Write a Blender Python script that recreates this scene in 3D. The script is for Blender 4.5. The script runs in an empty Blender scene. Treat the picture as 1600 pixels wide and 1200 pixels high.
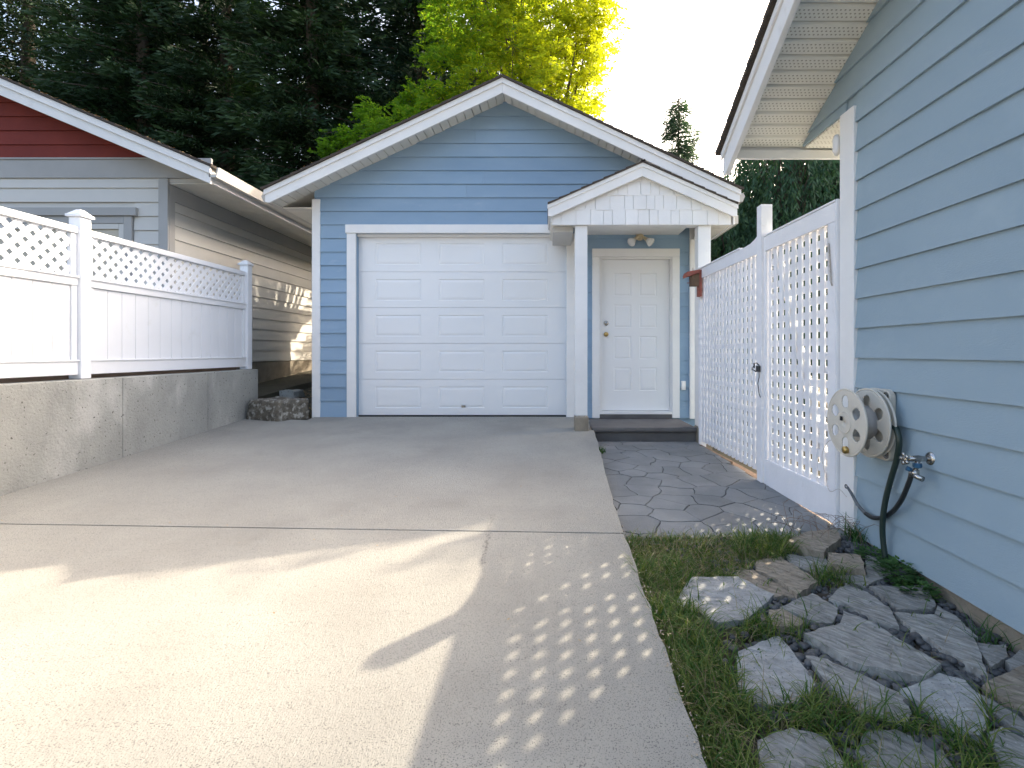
import bpy, bmesh, math, random
import numpy as np
from mathutils import Vector, Matrix, noise
random.seed(7); rng = np.random.default_rng(7)
C = bpy.context.scene.collection
S = bpy.context.scene

# ------------------------------------------------------------------ camera, sky, sun, exposure
CAMZ = 0.866
cam = bpy.data.cameras.new('camera'); co = bpy.data.objects.new('camera', cam); C.objects.link(co)
co.location = (0, 0, CAMZ); co.rotation_euler = (math.radians(90), 0, 0)
cam.sensor_fit = 'HORIZONTAL'; cam.sensor_width = 36; cam.lens = 18
cam.shift_x = -55/1600; cam.shift_y = -50/1600
cam.clip_start = 0.05; cam.clip_end = 2000
S.camera = co
SUN_EL = math.radians(34.5); SUN_AZ = math.radians(45.3)     # azimuth clockwise from +Y
w = bpy.data.worlds.new('World'); S.world = w; w.use_nodes = True
nt = w.node_tree; bg = nt.nodes['Background']
sky = nt.nodes.new('ShaderNodeTexSky'); sky.sky_type = 'NISHITA'; sky.sun_disc = False
sky.sun_elevation = SUN_EL; sky.sun_rotation = SUN_AZ
sky.air_density = 1.0; sky.dust_density = 7.5; sky.ozone_density = 0.2
nt.links.new(sky.outputs[0], bg.inputs[0]); bg.inputs[1].default_value = 0.15
sl = bpy.data.lights.new('sun', 'SUN'); sl.energy = 2.1; sl.angle = math.radians(0.5); sl.color = (1, .88, .70)
so = bpy.data.objects.new('sun', sl); C.objects.link(so)
sd = Vector((math.sin(SUN_AZ)*math.cos(SUN_EL), math.cos(SUN_AZ)*math.cos(SUN_EL), math.sin(SUN_EL)))
so.rotation_euler = sd.to_track_quat('Z', 'Y').to_euler(); so.location = sd*40
S.view_settings.view_transform = 'Standard'; S.view_settings.look = 'None'
S.view_settings.gamma = 1; S.view_settings.exposure = 2.10
S.view_settings.use_curve_mapping = False
S.render.engine = 'CYCLES'

# ------------------------------------------------------------------ materials
def mat(name, c1, c2=None, scale=3.0, rough=.6, bump=0.0, bscale=60, rnd=0.0, stretch=(1, 1, 1), speck=None, speckscale=160,
        speckth=.62, metal=0.0, bstretch=(1, 1, 1), stain=None, stainscale=1.2, stainth=(.55, .7), spec=.5, detail=6, rotz=0.0):
    m = bpy.data.materials.new(name); m.use_nodes = True
    t = m.node_tree; N = t.nodes; L = t.links; b = N['Principled BSDF']
    b.inputs['Roughness'].default_value = rough; b.inputs['Metallic'].default_value = metal
    b.inputs['Specular IOR Level'].default_value = spec
    g = N.new('ShaderNodeNewGeometry')
    def mp(s):
        q = N.new('ShaderNodeMapping'); q.inputs['Scale'].default_value = s
        q0 = N.new('ShaderNodeMapping'); q0.inputs['Rotation'].default_value = (0, 0, rotz); L.new(g.outputs['Position'], q0.inputs[0]); L.new(q0.outputs[0], q.inputs[0]); return q.outputs[0]
    def nz(sc, vec, d=detail, r=.6):
        n = N.new('ShaderNodeTexNoise'); n.inputs['Scale'].default_value = sc; n.inputs['Detail'].default_value = d
        n.inputs['Roughness'].default_value = r; L.new(vec, n.inputs['Vector']); return n.outputs['Fac']
    def ramp(v, a, b_):
        r = N.new('ShaderNodeMapRange'); r.inputs[1].default_value = a; r.inputs[2].default_value = b_; L.new(v, r.inputs[0]); return r.outputs[0]
    def mix(f, a, b_, mode='MIX'):
        x = N.new('ShaderNodeMix'); x.data_type = 'RGBA'; x.blend_type = mode
        if isinstance(f, float): x.inputs[0].default_value = f
        else: L.new(f, x.inputs[0])
        for i, v in ((6, a), (7, b_)):
            if isinstance(v, tuple): x.inputs[i].default_value = (*v, 1)
            else: L.new(v, x.inputs[i])
        return x.outputs[2]
    col = c1
    if c2 is not None: col = mix(ramp(nz(scale, mp(stretch)), .3, .7), c1, c2)
    if stain is not None: col = mix(ramp(nz(stainscale, mp(stretch)), *stainth), col, stain)
    if speck is not None: col = mix(ramp(nz(speckscale, mp((1, 1, 1)), 2, .5), speckth, speckth+.06), col, speck)
    if rnd:
        oi = N.new('ShaderNodeObjectInfo'); r = N.new('ShaderNodeMapRange'); L.new(oi.outputs['Random'], r.inputs[0])
        r.inputs[3].default_value = 1-rnd; r.inputs[4].default_value = 1+rnd
        cc = N.new('ShaderNodeCombineColor'); [L.new(r.outputs[0], cc.inputs[i]) for i in range(3)]
        col = mix(1.0, col, cc.outputs[0], 'MULTIPLY')
    if isinstance(col, tuple): b.inputs['Base Color'].default_value = (*col, 1)
    else: L.new(col, b.inputs['Base Color'])
    if bump:
        bn = N.new('ShaderNodeBump'); bn.inputs['Strength'].default_value = bump; bn.inputs['Distance'].default_value = .01
        L.new(nz(bscale, mp(bstretch), 5, .65), bn.inputs['Height']); L.new(bn.outputs[0], b.inputs['Normal'])
    m['_'] = 0
    return m

M = {}
M['siding'] = mat('blue_siding_paint', (.235, .35, .475), (.285, .40, .52), 1.3, .62, .25, 40, .05, bstretch=(1, 1, 6), stretch=(.8, .8, 2.0), stain=(.38, .47, .56), stainscale=2.3, stainth=(.63, .80))
M['siding2'] = mat('greyblue_siding_paint', (.285, .375, .435), (.325, .415, .47), 1.3, .6, .25, 40, .035, bstretch=(1, 1, 6), stretch=(1, .7, 1.2), stain=(.38, .47, .52), stainscale=1.7, stainth=(.58, .85))
M['white'] = mat('white_trim_paint', (.86, .845, .82), (.79, .775, .75), 2.5, .5, .15, 30, .02, stain=(.60, .56, .50), stainscale=4, stainth=(.66, .9))
M['doorwhite'] = mat('white_door_paint', (.86, .855, .845), (.82, .815, .805), 1.2, .42, .04, 90, .012)
M['vinyl'] = mat('white_vinyl', (.88, .885, .90), (.84, .845, .86), 2, .35, .03, 30, .015, stain=(.74, .74, .70), stainscale=3.5, stainth=(.60, .85))
M['lattice'] = mat('white_painted_lattice', (.86, .85, .86), (.80, .79, .80), 5, .5, .2, 60, .03, stain=(.58, .54, .49), stainscale=6, stainth=(.64, .85))
M['soffit'] = mat('cream_soffit', (.82, .79, .72), (.76, .73, .66), 2, .5, 0, 30, .02)
M['beige'] = mat('beige_siding_paint', (.66, .64, .595), (.60, .58, .54), 1.5, .65, .2, 40, .03, bstretch=(1, 1, 6))
M['greytrim'] = mat('grey_trim_paint', (.43, .42, .405), (.37, .365, .35), 2, .6, .15, 40, .03)
M['red'] = mat('dark_red_siding', (.25, .050, .038), (.20, .040, .032), 2, .75, .2, 40, .04, spec=.2)
M['shingle'] = mat('dark_asphalt_shingle', (.045, .036, .03), (.085, .066, .05), 25, .9, .6, 150, speck=(.16, .13, .10), speckscale=200)
M['concrete'] = mat('driveway_concrete', (.285, .27, .235), (.36, .345, .30), 1.3, .9, .45, 170, .01, bstretch=(1, .25, 1), stain=(.23, .22, .195), stainscale=1.1, stainth=(.54, .82), speck=(.13, .125, .115), speckscale=240, speckth=.575)
M['wallconc'] = mat('retaining_wall_concrete', (.43, .425, .385), (.30, .30, .275), 2.4, .85, 1.0, 45, .03, stretch=(1, 1, .6), stain=(.52, .51, .47), stainscale=1.5, stainth=(.54, .66), speck=(.12, .115, .10), speckscale=42, speckth=.655)
M['foundation'] = mat('foundation_concrete', (.30, .26, .20), (.20, .17, .13), 6, .9, .5, 60)
M['path'] = mat('stamped_path_concrete', (.16, .165, .165), (.245, .25, .245), 3, .8, .7, 90, .10, speck=(.24, .25, .25), speckscale=220, speckth=.62)
M['pathjoint'] = mat('path_joint', (.05, .05, .048), (.085, .083, .078), 6, .95, .5, 90)
M['step'] = mat('dark_step_concrete', (.085, .08, .08), (.13, .125, .12), 4, .7, .4, 60)
M['stoneA'] = mat('grey_schist', (.15, .145, .13), (.40, .39, .36), 7, .8, 1, 30, .12, stretch=(2, 9, 2), bstretch=(1, 3, 1), rotz=.75, speck=(.5, .5, .48), speckscale=140, speckth=.68)
M['stoneB'] = mat('brown_schist', (.17, .135, .095), (.40, .345, .27), 7, .85, 1, 30, .12, stretch=(3, 8, 2), bstretch=(1, 3, 1), rotz=.75, speck=(.12, .1, .08), speckscale=120, speckth=.66)
M['stoneC'] = mat('pale_blue_schist', (.25, .25, .24), (.42, .42, .405), 7, .75, 1, 30, .08, stretch=(2, 6, 2), speck=(.12, .125, .13), speckscale=120, speckth=.64)
M['pebble'] = mat('dark_pebble', (.045, .047, .05), (.12, .12, .12), 12, .6, .2, 60)
M['soil'] = mat('dark_soil', (.035, .028, .02), (.075, .058, .04), 8, .95, .9, 70)
M['yard'] = mat('yard_ground', (.06, .048, .034), (.09, .085, .05), 2, .95, .8, 30)
M['block'] = mat('lichen_block', (.07, .06, .045), (.20, .175, .135), 14, .95, 1, 30, stain=(.40, .38, .33), stainscale=17, stainth=(.50, .62))
M['brownwood'] = mat('weathered_brown_wood', (.16, .10, .065), (.26, .18, .125), 9, .9, .5, 80, stretch=(4, .6, 4))
M['redwood'] = mat('faded_red_paint', (.36, .08, .05), (.25, .10, .07), 30, .8, .4, 80)
M['birdbody'] = mat('weathered_birdhouse_board', (.19, .115, .065), (.12, .08, .05), 30, .9, .4, 80)
M['plastic'] = mat('aged_cream_plastic', (.66, .61, .52), (.57, .52, .44), 6, .45, .05, 40)
M['dirtyplastic'] = mat('grimy_drum_plastic', (.42, .40, .38), (.30, .285, .27), 9, .5, .05, 40)
M['hose'] = mat('dark_green_rubber', (.018, .035, .028), None, rough=.42)
M['hose2'] = mat('black_rubber', (.02, .023, .024), None, rough=.4)
M['hoseend'] = mat('scuffed_grey_rubber', (.16, .17, .18), (.08, .085, .09), 30, .5)
M['brass'] = mat('brass', (.55, .38, .14), None, rough=.35, metal=1)
M['chrome'] = mat('worn_chrome', (.55, .54, .52), (.30, .28, .25), 40, .25, metal=1)
M['bluemetal'] = mat('blue_tap_handle', (.02, .10, .20), None, rough=.5)
M['black'] = mat('black_iron', (.02, .02, .02), None, rough=.5)
M['rust'] = mat('rusty_steel', (.35, .27, .20), (.62, .60, .56), 60, .5, metal=.5)
M['fixture'] = mat('aged_cream_fixture', (.66, .56, .38), (.55, .44, .27), 30, .45)
M['bulb'] = mat('frosted_bulb', (.80, .80, .78), None, rough=.2)
M['dark'] = mat('shadow_gap', (.015, .015, .015), None, rough=.9)
M['glass'] = mat('window_glass', (.05, .055, .06), None, rough=.05, spec=.8)
M['blind'] = mat('cream_blind', (.55, .50, .40), None, rough=.7)
M['leafdry'] = mat('dry_leaf', (.30, .16, .06), (.42, .30, .14), 40, .8)
M['petal'] = mat('pale_debris', (.42, .36, .27), (.30, .23, .15), 60, .8)
M['bark'] = mat('bark', (.07, .055, .04), (.13, .11, .085), 12, .95, .8, 40)
M['gutter'] = mat('cream_gutter', (.52, .50, .46), (.60, .58, .54), 3, .45)
def add_stain_marks():
    pass
def perforated(m):
    t = m.node_tree; N = t.nodes; L = t.links; b = N['Principled BSDF']
    prev = b.inputs['Base Color'].links[0].from_socket
    g = N.new('ShaderNodeNewGeometry'); q = N.new('ShaderNodeMapping'); q.inputs['Rotation'].default_value = (0, 0, .0)
    q.inputs['Scale'].default_value = (38, 1/.0176, 1); q.inputs['Location'].default_value = (0, -3.79/.0176+5000, 0); L.new(g.outputs['Position'], q.inputs[0])
    s = N.new('ShaderNodeSeparateXYZ'); L.new(q.outputs[0], s.inputs[0])
    def op(o, a, b_=None):
        n = N.new('ShaderNodeMath'); n.operation = o
        for i, v in enumerate((a, b_)):
            if v is None: continue
            if isinstance(v, (int, float)): n.inputs[i].default_value = v
            else: L.new(v, n.inputs[i])
        return n.outputs[0]
    row = op('FLOOR', s.outputs[1]); sh = op('MULTIPLY', op('MODULO', row, 2), .5)
    fx = op('SUBTRACT', op('FRACT', op('ADD', s.outputs[0], sh)), .5); fy = op('SUBTRACT', op('FRACT', s.outputs[1]), .5)
    d = op('ADD', op('MULTIPLY', fx, fx), op('MULTIPLY', fy, fy))
    mm = op('MODULO', row, 5); hole = op('MULTIPLY', op('LESS_THAN', d, .050), op('MULTIPLY', op('GREATER_THAN', mm, .5), op('LESS_THAN', mm, 3.5)))
    x = N.new('ShaderNodeMix'); x.data_type = 'RGBA'; L.new(hole, x.inputs[0]); L.new(prev, x.inputs[6]); x.inputs[7].default_value = (.40, .36, .29, 1)
    L.new(x.outputs[2], b.inputs['Base Color'])
M['perf'] = mat('perforated_cream_soffit', (.86, .83, .75), (.80, .77, .69), 2, .5, 0, 30, .015); perforated(M['perf'])

def leafmat(name, a, b_, trans, tcol, rough=.6):
    m = bpy.data.materials.new(name); m.use_nodes = True
    t = m.node_tree; N = t.nodes; L = t.links; b = N['Principled BSDF']; out = N['Material Output']
    at = N.new('ShaderNodeAttribute'); at.attribute_name = 'tint'
    x = N.new('ShaderNodeMix'); x.data_type = 'RGBA'; L.new(at.outputs['Fac'], x.inputs[0]); x.inputs[6].default_value = (*a, 1); x.inputs[7].default_value = (*b_, 1)
    L.new(x.outputs[2], b.inputs['Base Color']); b.inputs['Roughness'].default_value = rough; b.inputs['Specular IOR Level'].default_value = .25
    tr = N.new('ShaderNodeBsdfTranslucent'); y = N.new('ShaderNodeMix'); y.data_type = 'RGBA'; y.blend_type = 'MULTIPLY'; y.inputs[0].default_value = 1
    L.new(x.outputs[2], y.inputs[6]); y.inputs[7].default_value = (*tcol, 1); L.new(y.outputs[2], tr.inputs[0])
    ms = N.new('ShaderNodeMixShader'); ms.inputs[0].default_value = trans; L.new(b.outputs[0], ms.inputs[1]); L.new(tr.outputs[0], ms.inputs[2])
    L.new(ms.outputs[0], out.inputs[0]); return m
M['conifer'] = leafmat('conifer_needles', (.018, .045, .022), (.050, .095, .035), .15, (1, 1.2, .6))
M['spruce'] = leafmat('spruce_needles', (.016, .042, .030), (.045, .090, .048), .15, (1, 1.2, .7))
M['conifer_far'] = leafmat('hazy_conifer_needles', (.06, .11, .075), (.12, .18, .11), .3, (1.1, 1.2, .8))  # paler needles: haze and light shining through are put into the colour
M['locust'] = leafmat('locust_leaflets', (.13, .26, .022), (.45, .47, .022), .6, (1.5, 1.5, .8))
M['willow'] = leafmat('drooping_leaves', (.028, .075, .042), (.085, .155, .075), .3, (1.1, 1.3, .6))
M['grass'] = leafmat('grass_blades', (.040, .115, .020), (.20, .23, .055), .3, (1.1, 1.3, .5))
M['straw'] = leafmat('dry_grass', (.20, .15, .08), (.36, .30, .18), .2, (1, 1, .8))
M['weed'] = leafmat('weed_leaves', (.04, .10, .03), (.09, .18, .05), .3, (1.1, 1.3, .5))

# ------------------------------------------------------------------ building helpers
def P(px, py, Y): return Vector(((px-855)/800*Y, Y, CAMZ-(py-550)/800*Y))
def thing(name, label, cat, loc=(0, 0, 0), group=None, kind=None):
    o = bpy.data.objects.new(name, None); C.objects.link(o); o.location = loc; o.empty_display_size = .2
    if label: o['label'] = label
    if cat: o['category'] = cat
    if group: o['group'] = group
    if kind: o['kind'] = kind
    return o
def wloc(o):
    v = Vector(o.location)
    while o.parent: o = o.parent; v += Vector(o.location)
    return v
class MB:
    def __init__(s): s.v = []; s.f = []
    def add(s, vs, fs):
        n = len(s.v); s.v += [tuple(v) for v in vs]; s.f += [tuple(i+n for i in f) for f in fs]; return s
    def box(s, x0, x1, y0, y1, z0, z1):
        return s.add([(x0, y0, z0), (x1, y0, z0), (x1, y1, z0), (x0, y1, z0), (x0, y0, z1), (x1, y0, z1), (x1, y1, z1), (x0, y1, z1)],
                     [(0, 3, 2, 1), (4, 5, 6, 7), (0, 1, 5, 4), (1, 2, 6, 5), (2, 3, 7, 6), (3, 0, 4, 7)])
    def ext(s, poly, o, u, v, n, t0, t1):
        o = Vector(o); u = Vector(u); v = Vector(v); n = Vector(n); k = len(poly)
        a = [o+u*p[0]+v*p[1]+n*t0 for p in poly]; b = [o+u*p[0]+v*p[1]+n*t1 for p in poly]
        return s.add(a+b, [tuple(range(k-1, -1, -1)), tuple(range(k, 2*k))]+[(i, (i+1) % k, k+(i+1) % k, k+i) for i in range(k)])
    def tube(s, pts, rad, seg=8, closed=True):
        pts = [Vector(p) for p in pts]; n = len(pts); rad = rad if hasattr(rad, '__len__') else [rad]*n
        t0 = (pts[1]-pts[0]).normalized(); ref = Vector((0, 0, 1)) if abs(t0.z) < .9 else Vector((1, 0, 0))
        a = t0.cross(ref).normalized(); V = []
        for i, p in enumerate(pts):
            t = (pts[min(i+1, n-1)]-pts[max(i-1, 0)]).normalized(); a = (a-t*a.dot(t)).normalized(); b = t.cross(a)
            for k in range(seg):
                q = 2*math.pi*k/seg; V.append(p+(a*math.cos(q)+b*math.sin(q))*rad[i])
        F = [(i*seg+k, i*seg+(k+1) % seg, (i+1)*seg+(k+1) % seg, (i+1)*seg+k) for i in range(n-1) for k in range(seg)]
        if closed: F += [tuple(range(seg-1, -1, -1)), tuple((n-1)*seg+k for k in range(seg))]
        return s.add(V, F)
    def lathe(s, prof, o, axis, seg=20):
        axis = Vector(axis).normalized(); ref = Vector((0, 0, 1)) if abs(axis.z) < .9 else Vector((1, 0, 0))
        a = axis.cross(ref).normalized(); b = axis.cross(a); o = Vector(o); V = []
        for r, h in prof:
            for k in range(seg):
                q = 2*math.pi*k/seg; V.append(o+axis*h+(a*math.cos(q)+b*math.sin(q))*max(r, 1e-4))
        n = len(prof)
        F = [(i*seg+k, i*seg+(k+1) % seg, (i+1)*seg+(k+1) % seg, (i+1)*seg+k) for i in range(n-1) for k in range(seg)]
        F += [tuple(range(seg-1, -1, -1)), tuple((n-1)*seg+k for k in range(seg))]
        return s.add(V, F)
    def build(s, name, m, parent=None, smooth=False, bevel=0, label=None, cat=None, group=None, kind=None, fixn=True):
        V = np.array(s.v, dtype=float); c = (V.min(0)+V.max(0))/2
        if parent is None: c[2] = V[:, 2].min()
        me = bpy.data.meshes.new(name); me.from_pydata((V-c).tolist(), [], s.f)
        if fixn:
            bm = bmesh.new(); bm.from_mesh(me); bmesh.ops.recalc_face_normals(bm, faces=bm.faces); bm.to_mesh(me); bm.free()
        me.materials.append(M[m] if isinstance(m, str) else m)
        if smooth: me.polygons.foreach_set('use_smooth', [True]*len(me.polygons))
        o = bpy.data.objects.new(name, me); C.objects.link(o)
        if parent is not None: o.parent = parent; o.location = Vector(c)-wloc(parent)
        else: o.location = Vector(c)
        if bevel:
            b = o.modifiers.new('bevel', 'BEVEL'); b.width = bevel; b.segments = 2; b.limit_method = 'ANGLE'; b.angle_limit = .6
        if label: o['label'] = label
        if cat: o['category'] = cat
        if group: o['group'] = group
        if kind: o['kind'] = kind
        return o
def box(name, m, parent, x0, x1, y0, y1, z0, z1, bevel=.003, **k):
    return MB().box(min(x0, x1), max(x0, x1), min(y0, y1), max(y0, y1), min(z0, z1), max(z0, z1)).build(name, m, parent, bevel=bevel, **k)
def clip(poly, a, b, c):      # keep a*x+b*y<=c
    out = []
    for i in range(len(poly)):
        p, q = poly[i], poly[(i+1) % len(poly)]; dp = a*p[0]+b*p[1]-c; dq = a*q[0]+b*q[1]-c
        if dp <= 0: out.append(p)
        if (dp < 0 < dq) or (dq < 0 < dp):
            t = dp/(dp-dq); out.append((p[0]+t*(q[0]-p[0]), p[1]+t*(q[1]-p[1])))
    return out
def area(p): return abs(sum(p[i][0]*p[(i+1) % len(p)][1]-p[(i+1) % len(p)][0]*p[i][1] for i in range(len(p))))/2

def siding(parent, m, o, u, n, a0, a1, z0, z1, cuts=(), rects=(), step=.1812, zfirst=None, seams=0, name='siding_board'):
    """lap boards in the plane o + u*a + z, outward normal n; cuts are half planes in (a,z); rects are openings"""
    o = Vector(o); u = Vector(u); n = Vector(n); k = 0; z = z0
    while z < z1:
        zt = z+step+.018
        zb = zfirst if (k == 0 and zfirst is not None) else z
        zt_vis = min(z+step, z1)
        spans = [(a0, a1)]
        for (r0, r1, rz0, rz1) in rects:
            if z < rz1-.01 and z+step > rz0+.01:
                ns = []
                for (s0, s1) in spans:
                    if r0 > s0+.01: ns.append((s0, min(r0, s1)))
                    if r1 < s1-.01: ns.append((max(r1, s0), s1))
                spans = [q for q in ns if q[1]-q[0] > .01] if any(True for _ in ns) else ns
        fin = []
        for s0, s1 in spans:
            if seams and s1-s0 > 2 and random.random() < seams:
                c = s0+(s1-s0)*random.uniform(.2, .8); fin += [(s0, c-.0012), (c+.0012, s1)]
            else: fin.append((s0, s1))
        for s0, s1 in fin:
            poly = [(s0, zb), (s1, zb), (s1, min(zt, z1)), (s0, min(zt, z1))]
            # the board bottom above a low opening top
            for (a, b, c) in cuts: poly = clip(poly, a, b, c) if poly else poly
            if len(poly) < 3 or area(poly) < 1e-4: continue
            mb = MB(); kk = len(poly)
            fr = [o+u*p[0]+Vector((0, 0, p[1]))+n*(.025-.019*(p[1]-z)/(step+.018)) for p in poly]
            bk = [o+u*p[0]+Vector((0, 0, p[1]))+n*(.009-.011*(p[1]-z)/(step+.018)) for p in poly]
            mb.add(fr+bk, [tuple(range(kk)), tuple(range(2*kk-1, kk-1, -1))]+[(i, kk+i, kk+(i+1) % kk, (i+1) % kk) for i in range(kk)])
            mb.build(name, m, parent)
        z += step; k += 1

def roofslab(parent, name, o, s, nrm, ax, slen, l0, l1, th=.03, m='shingle'):
    """shingled slope: sawtooth section (s, nrm) extruded along ax"""
    n = int(slen/.14); poly2 = []
    for k in range(n):
        a = -.012+k*.14; poly2 += [(a, th), (a+.138, th-.010)]
    poly2.append((slen, th)); poly2.append((slen, 0))
    pl = [(-.012, .0)]+poly2
    return MB().ext(pl, o, s, nrm, ax, l0, l1).build(name, m, parent)

# ------------------------------------------------------------------ the setting: ground
def drive_z(y): return .055*(min(y, 6.86)-6.86)
def path_z(y): return -.18-.025*(6-y)
def soil_z(x, y): return -.275-.075*(3.1-y) if y < 3.1 else -.275+.02*(y-3.1)
def ground_z(x, y):
    if x < -4.05:
        if y < 6.4: z = .58
        elif y < 7.2: z = .58-.35*(y-6.4)/.8 if x > -4.9 else .5
        else: z = .23+.08*(y-7.2) if y < 12 else .61
    elif x < .5:
        z = drive_z(y)-.09 if y < 6.9 else .0+.09*(y-6.9) if y < 12 else .46
        if x < -3.1 and y > 6.9: z = .02+.13*(y-6.9) if y < 11.5 else .6
    elif x < 1.88: z = soil_z(x, y) if y < 3.05 else (-.30 if y < 7 else -.1)
    else: z = -.34 if y < 7 else -.2
    if y > 13: z += (y-13)*.02
    if y < -1 and -4.05 <= x < 1.88: z = drive_z(y)-.09
    return z
xs = sorted(set([-400, -120, -60, -30, -15, -10, -7, -5.5, -4.9, -4.3, -4.06, -4.04, -3.6, -3.3, -3.11, -3.09, -2, -1, 0, .35, .44, .9, 1.2, 1.6, 1.87, 1.89, 2.4, 4, 7, 12, 25, 60, 120, 400]))
ys = sorted(set([-400, -100, -40, -15, -6, -1.01, -.99, 0, 1, 1.5, 2, 2.5, 3.04, 3.06, 3.6, 4.5, 5.5, 6.0, 6.3, 6.6, 6.85, 6.95, 7.2, 7.6, 8.2, 9, 10, 11.4, 12.1, 14, 18, 25, 40, 80, 160, 500]))
mb = MB(); nx = len(xs)
mb.v = [(x, y, ground_z(x, y)+(random.uniform(-.015, .015) if (y > 7 or x < -4.1) else 0)) for y in ys for x in xs]
mb.f = [(j*nx+i, j*nx+i+1, (j+1)*nx+i+1, (j+1)*nx+i) for j in range(len(ys)-1) for i in range(nx-1)]
mb.build('ground', 'yard', kind='structure')
# fine soil of the planting bed
mb = MB(); gx = np.linspace(.42, 1.88, 40); gy = np.linspace(.4, 3.2, 70)
mb.v = [(x, y, soil_z(x, y)+.008+.022*noise.noise(Vector((x*7, y*7, 0)))+.01*noise.noise(Vector((x*30, y*30, 3)))) for y in gy for x in gx]
mb.f = [(j*40+i, j*40+i+1, (j+1)*40+i+1, (j+1)*40+i) for j in range(69) for i in range(39)]
mb.build('soil_bed', 'soil', smooth=True, kind='structure')

# driveway: slabs with an open control joint
dw = thing('driveway', None, None, (-1.7, 3, -.2), kind='structure')
def slab(poly, th=.14):
    mb = MB(); k = len(poly)
    v = [(x, y, drive_z(y)) for x, y in poly]+[(x, y, drive_z(y)-th) for x, y in poly]
    mb.add(v, [tuple(range(k)), tuple(range(2*k-1, k-1, -1))]+[(i, k+i, k+(i+1) % k, (i+1) % k) for i in range(k)])
    return mb.build('concrete_slab', 'concrete', dw, bevel=.004)
# right edge chips along the lower slab
def edge(y0, y1, x0, x1, n):
    return [(x0+(x1-x0)*i/n+random.uniform(-.006, .006), y0+(y1-y0)*i/n) for i in range(n+1)]
slab([(-3.95, -8), (.44, -8)]+edge(.2, 3.035, .445, .455, 40)+[(-3.95, 3.20)])
slab([(-3.95, 3.211), (.455, 3.046)]+edge(3.3, 5.80, .455, .545, 20)+[(.545, 6.86), (-3.11, 6.86), (-3.11, 6.62), (-3.95, 6.75)])
# dark tyre/stain marks near the joint
mb = MB()
for i in range(60):
    t = i/60; y = 2.62+.72*t+random.uniform(-.01, .01); x = P(752+18*t, 0, y).x+random.gauss(0, .008)
    r = random.uniform(.002, .009)*(1.4 if .25 < t < .6 else .8); z = drive_z(y)+.0012
    a = random.random()*3; mb.add([(x+r*math.cos(a+q)*random.uniform(.5, 1.2), y+1.7*r*math.sin(a+q)*random.uniform(.5, 1.2), z+.055*0) for q in (0, 1.2, 2.5, 3.7, 5)], [(0, 1, 2, 3, 4)])
M['mark'] = mat('dark_scuff', (.16, .15, .135), (.24, .225, .20), 80, .9)
mb.build('scuff_mark', 'mark', dw, fixn=False, kind='stuff')

# retaining wall
rw = thing('retaining_wall', 'low weathered concrete retaining wall beside the driveway under the white fence', 'wall', (-4.07, 3, -.2))
def yat(px, X): return X*800/(px-855)
joints = [-2.0, yat(192, -3.95), yat(325, -3.95), 7.0]
for a, b in zip(joints[:-1], joints[1:]):
    box('wall_section', 'wallconc', rw, -4.2, -3.95, a+.0015, b-.0015, -.6, .63, bevel=.008)

# ------------------------------------------------------------------ stamped path with irregular stones
pth = thing('front_path', None, None, (1.1, 4.5, -.25), kind='structure')
def pleft(y): return .455+(.545-.455)*(y-3.1)/2.75+.006
def pright(y): return 1.85-(y-3.15)/2.8*.11
base = [(pleft(2.98), 2.98), (pright(2.98), 2.98), (1.74, 5.99), (pleft(5.99), 5.99)]
mb = MB(); v = [(x, y, path_z(y)-.010) for x, y in base]; mb.add(v+[(a, b, c-.1) for a, b, c in v], [(0, 1, 2, 3), (7, 6, 5, 4), (0, 4, 5, 1), (1, 5, 6, 2), (2, 6, 7, 3), (3, 7, 4, 0)])
mb.build('path_bed', 'pathjoint', pth)
seeds = []
tries = 0
while len(seeds) < 80 and tries < 20000:
    tries += 1; p = (random.uniform(.4, 1.9), random.uniform(2.9, 6.05))
    if all(math.hypot((p[0]-q[0]), (p[1]-q[1])*.95) > random.choice((.15, .19, .24)) for q in seeds): seeds.append(p)
for i, p in enumerate(seeds):
    poly = list(base)
    for j, q in enumerate(seeds):
        if i == j: continue
        a, b = q[0]-p[0], q[1]-p[1]; L = math.hypot(a, b)
        poly = clip(poly, a, b, a*(p[0]+q[0])/2+b*(p[1]+q[1])/2-.0034*L)
        if not poly: break
    if not poly or area(poly) < .004: continue
    fine = []
    for k in range(len(poly)):
        a, b = poly[k], poly[(k+1) % len(poly)]; n = max(1, int(math.hypot(b[0]-a[0], b[1]-a[1])/.035))
        for t in range(n):
            x = a[0]+(b[0]-a[0])*t/n; y = a[1]+(b[1]-a[1])*t/n
            v = Vector((x*9, y*9, 1)); x += .022*noise.noise(v); y += .022*noise.noise(v+Vector((31, 7, 5)))
            fine.append((min(max(x, pleft(y)), pright(y)), min(max(y, 2.98), 5.99)))
    dz = random.uniform(-.002, .002); k = len(fine)
    mb = MB(); top = [(x, y, path_z(y)+dz) for x, y in fine]; cx = sum(q[0] for q in fine)/k; cy = sum(q[1] for q in fine)/k
    lo = [(x, y, path_z(y)-.012) for x, y in fine]
    mb.add(top+lo, [tuple(range(k)), tuple(range(2*k-1, k-1, -1))]+[(i_, k+i_, k+(i_+1) % k, (i_+1) % k) for i_ in range(k)])
    mb.build('paving_stone', 'path', pth, bevel=.002)
# brown edging board
eb = MB()
pts = [(pright(y)+.004, y) for y in (3.0, 4, 5, 5.93)]
for (xa, ya), (xb, yb) in zip(pts[:-1], pts[1:]):
    eb.ext([(xa, ya), (xb, yb), (xb+.03, yb), (xa+.03, ya)], (0, 0, 0), (1, 0, 0), (0, 1, 0), (0, 0, 1), -.42, path_z(ya)+.004)
eb.build('edging_board', 'brownwood', label='weathered brown edging board between the paved path and the lattice fence', cat='edging')
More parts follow.
